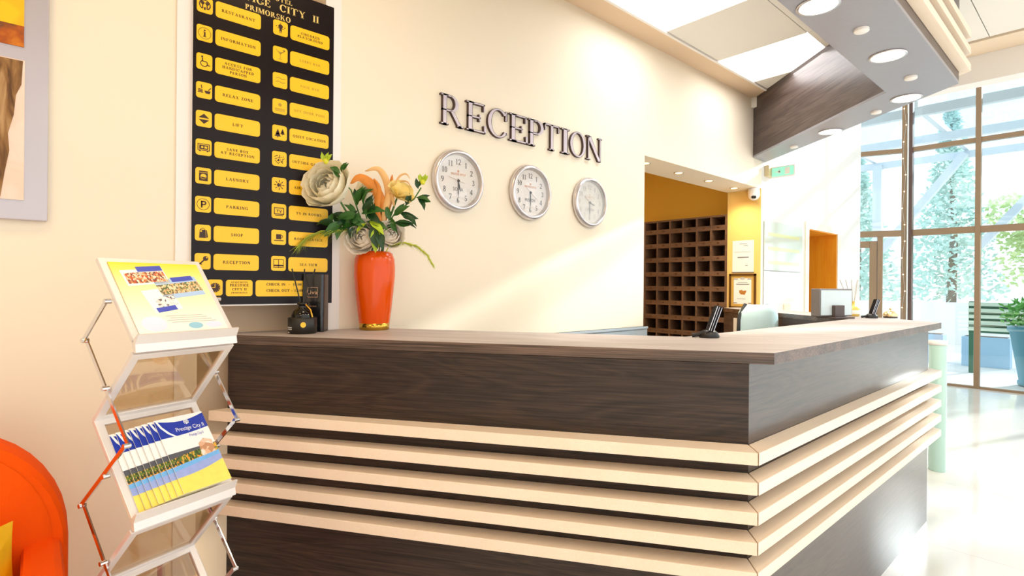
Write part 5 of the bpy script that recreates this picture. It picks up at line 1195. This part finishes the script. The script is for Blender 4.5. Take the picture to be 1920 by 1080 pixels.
for k in range(5):
    bb = MB(); bb.box(.72, 4.4, 13.50, 13.54, .56+.118*k, .63+.118*k); obj('slat', bb, mat('screen_pale_green', (214, 232, 214), .5), sc)
for x in (.76, 2.0, 3.2, 4.35):
    bb = MB(); bb.box(x-.035, x+.035, 13.54, 13.62, FZ-.01, 1.12); obj('post', bb, mat('screen_dark_green', (52, 110, 84), .5), sc)
bb = MB(); bb.box(.72, 4.4, 13.55, 13.57, .52, 1.10); obj('dark_backing', bb, MATS['screen_dark_green'], sc)
b = MB(); b.box(-12, 20, 20.1, 20.5, FZ-.01, .95); tag(obj('garden_wall', b, mat('garden_wall_white', (240, 238, 234), .8)), 'low white garden wall beyond the terrace', 'wall')
for k, x in enumerate((-.25, .82, 2.6)):
    t = thing('trough_planter', ['pale blue trough planter outside, left behind the corner post', 'pale blue trough planter outside, in the middle pane', 'pale blue trough planter outside, behind the slatted screen'][k], 'planter', (x, 14.9, FZ), group='blue troughs on the terrace')
    bb = MB(); bb.box(x-.38, x+.38, 14.7, 15.1, FZ-.01, .36); obj('trough', bb, mat('pale_blue_trough', (170, 204, 232), .5), t, bevel=.01)
    bb = MB(); bb.box(x-.34, x+.34, 14.74, 15.06, .34, .365); obj('soil', bb, MATS['soil'], t)
# glass canopy on steel beams
cp = thing('glass_canopy', 'pale steel and glass canopy outside above the terrace', 'canopy', (1.2, 14.2, FZ))
STL = mat('canopy_steel', (206, 216, 224), .4)
for k in range(3):
    y = 11.95+2.4*k; z = 4.55+.02*k; bb = MB(); bb.box(-6, 6, y-.06, y+.06, z-.08, z+.08); obj('beam', bb, STL, cp)
for k in range(7):
    x = -5.5+1.9*k; bb = MB(); bb.bar((x, 11.8, 4.66), (x, 16.9, 4.75), .09, .11); obj('rafter', bb, STL, cp)
for (x0, x1) in ((-1.5, .2), (.45, 2.2), (3.8, 2.4)):
    bb = MB(); bb.bar((x0, 16.7, 2.35), (x1, 16.6, 4.6), .16, .16); obj('brace', bb, STL, cp)
for x in (-1.6, 3.85):
    bb = MB(); bb.box(x-.1, x+.1, 16.6, 16.8, FZ-.01, 4.6); obj('column', bb, STL, cp)
bb = MB(); bb.box(-6, 6, 11.8, 16.9, 4.82, 4.835); obj('glass_roof', bb, glass('canopy_glass', (240, 248, 252), .05), cp)
# trees, foliage paled to imitate the bright haze outside
def tree(x, y, h, r, rgb, name, label, seed, conifer=False):
    t = thing(name, label, 'tree', (x, y, FZ), group='trees beyond the terrace')
    b = MB(); b.tube([(x, y, FZ-.02), (x+.1, y, h*.4), (x, y, h*.8)], [.18, .12, .05], 8); obj('trunk', b, mat('bark', (126, 112, 100), .9), t)
    b = MB(); R = random.Random(seed)
    for i in range(3200):
        if conifer:
            u = R.random(); zz = h*.12+u*h*.9; rr = r*(1.05-u)*math.sqrt(R.random()); a = R.uniform(0, 2*PI); p = Vector((x+rr*math.cos(a), y+rr*math.sin(a), zz))
        else:
            v = Vector((R.gauss(0, 1), R.gauss(0, 1), R.gauss(0, 1))).normalized()*(R.random()**.35); lump = .75+.25*math.sin(4*v.x+seed)*math.cos(5*v.z+seed)
            p = Vector((x, y, h*.62))+Vector((v.x*r*lump, v.y*r*lump, v.z*h*.42*lump))
        u_ = Vector((R.uniform(-1, 1), R.uniform(-1, 1), R.uniform(-.7, .7))).normalized(); q = u_.orthogonal().normalized(); L = .17+.13*R.random()
        b.face([p, p+u_*L*.5+q*L*.28, p+u_*L, p+u_*L*.5-q*L*.28])
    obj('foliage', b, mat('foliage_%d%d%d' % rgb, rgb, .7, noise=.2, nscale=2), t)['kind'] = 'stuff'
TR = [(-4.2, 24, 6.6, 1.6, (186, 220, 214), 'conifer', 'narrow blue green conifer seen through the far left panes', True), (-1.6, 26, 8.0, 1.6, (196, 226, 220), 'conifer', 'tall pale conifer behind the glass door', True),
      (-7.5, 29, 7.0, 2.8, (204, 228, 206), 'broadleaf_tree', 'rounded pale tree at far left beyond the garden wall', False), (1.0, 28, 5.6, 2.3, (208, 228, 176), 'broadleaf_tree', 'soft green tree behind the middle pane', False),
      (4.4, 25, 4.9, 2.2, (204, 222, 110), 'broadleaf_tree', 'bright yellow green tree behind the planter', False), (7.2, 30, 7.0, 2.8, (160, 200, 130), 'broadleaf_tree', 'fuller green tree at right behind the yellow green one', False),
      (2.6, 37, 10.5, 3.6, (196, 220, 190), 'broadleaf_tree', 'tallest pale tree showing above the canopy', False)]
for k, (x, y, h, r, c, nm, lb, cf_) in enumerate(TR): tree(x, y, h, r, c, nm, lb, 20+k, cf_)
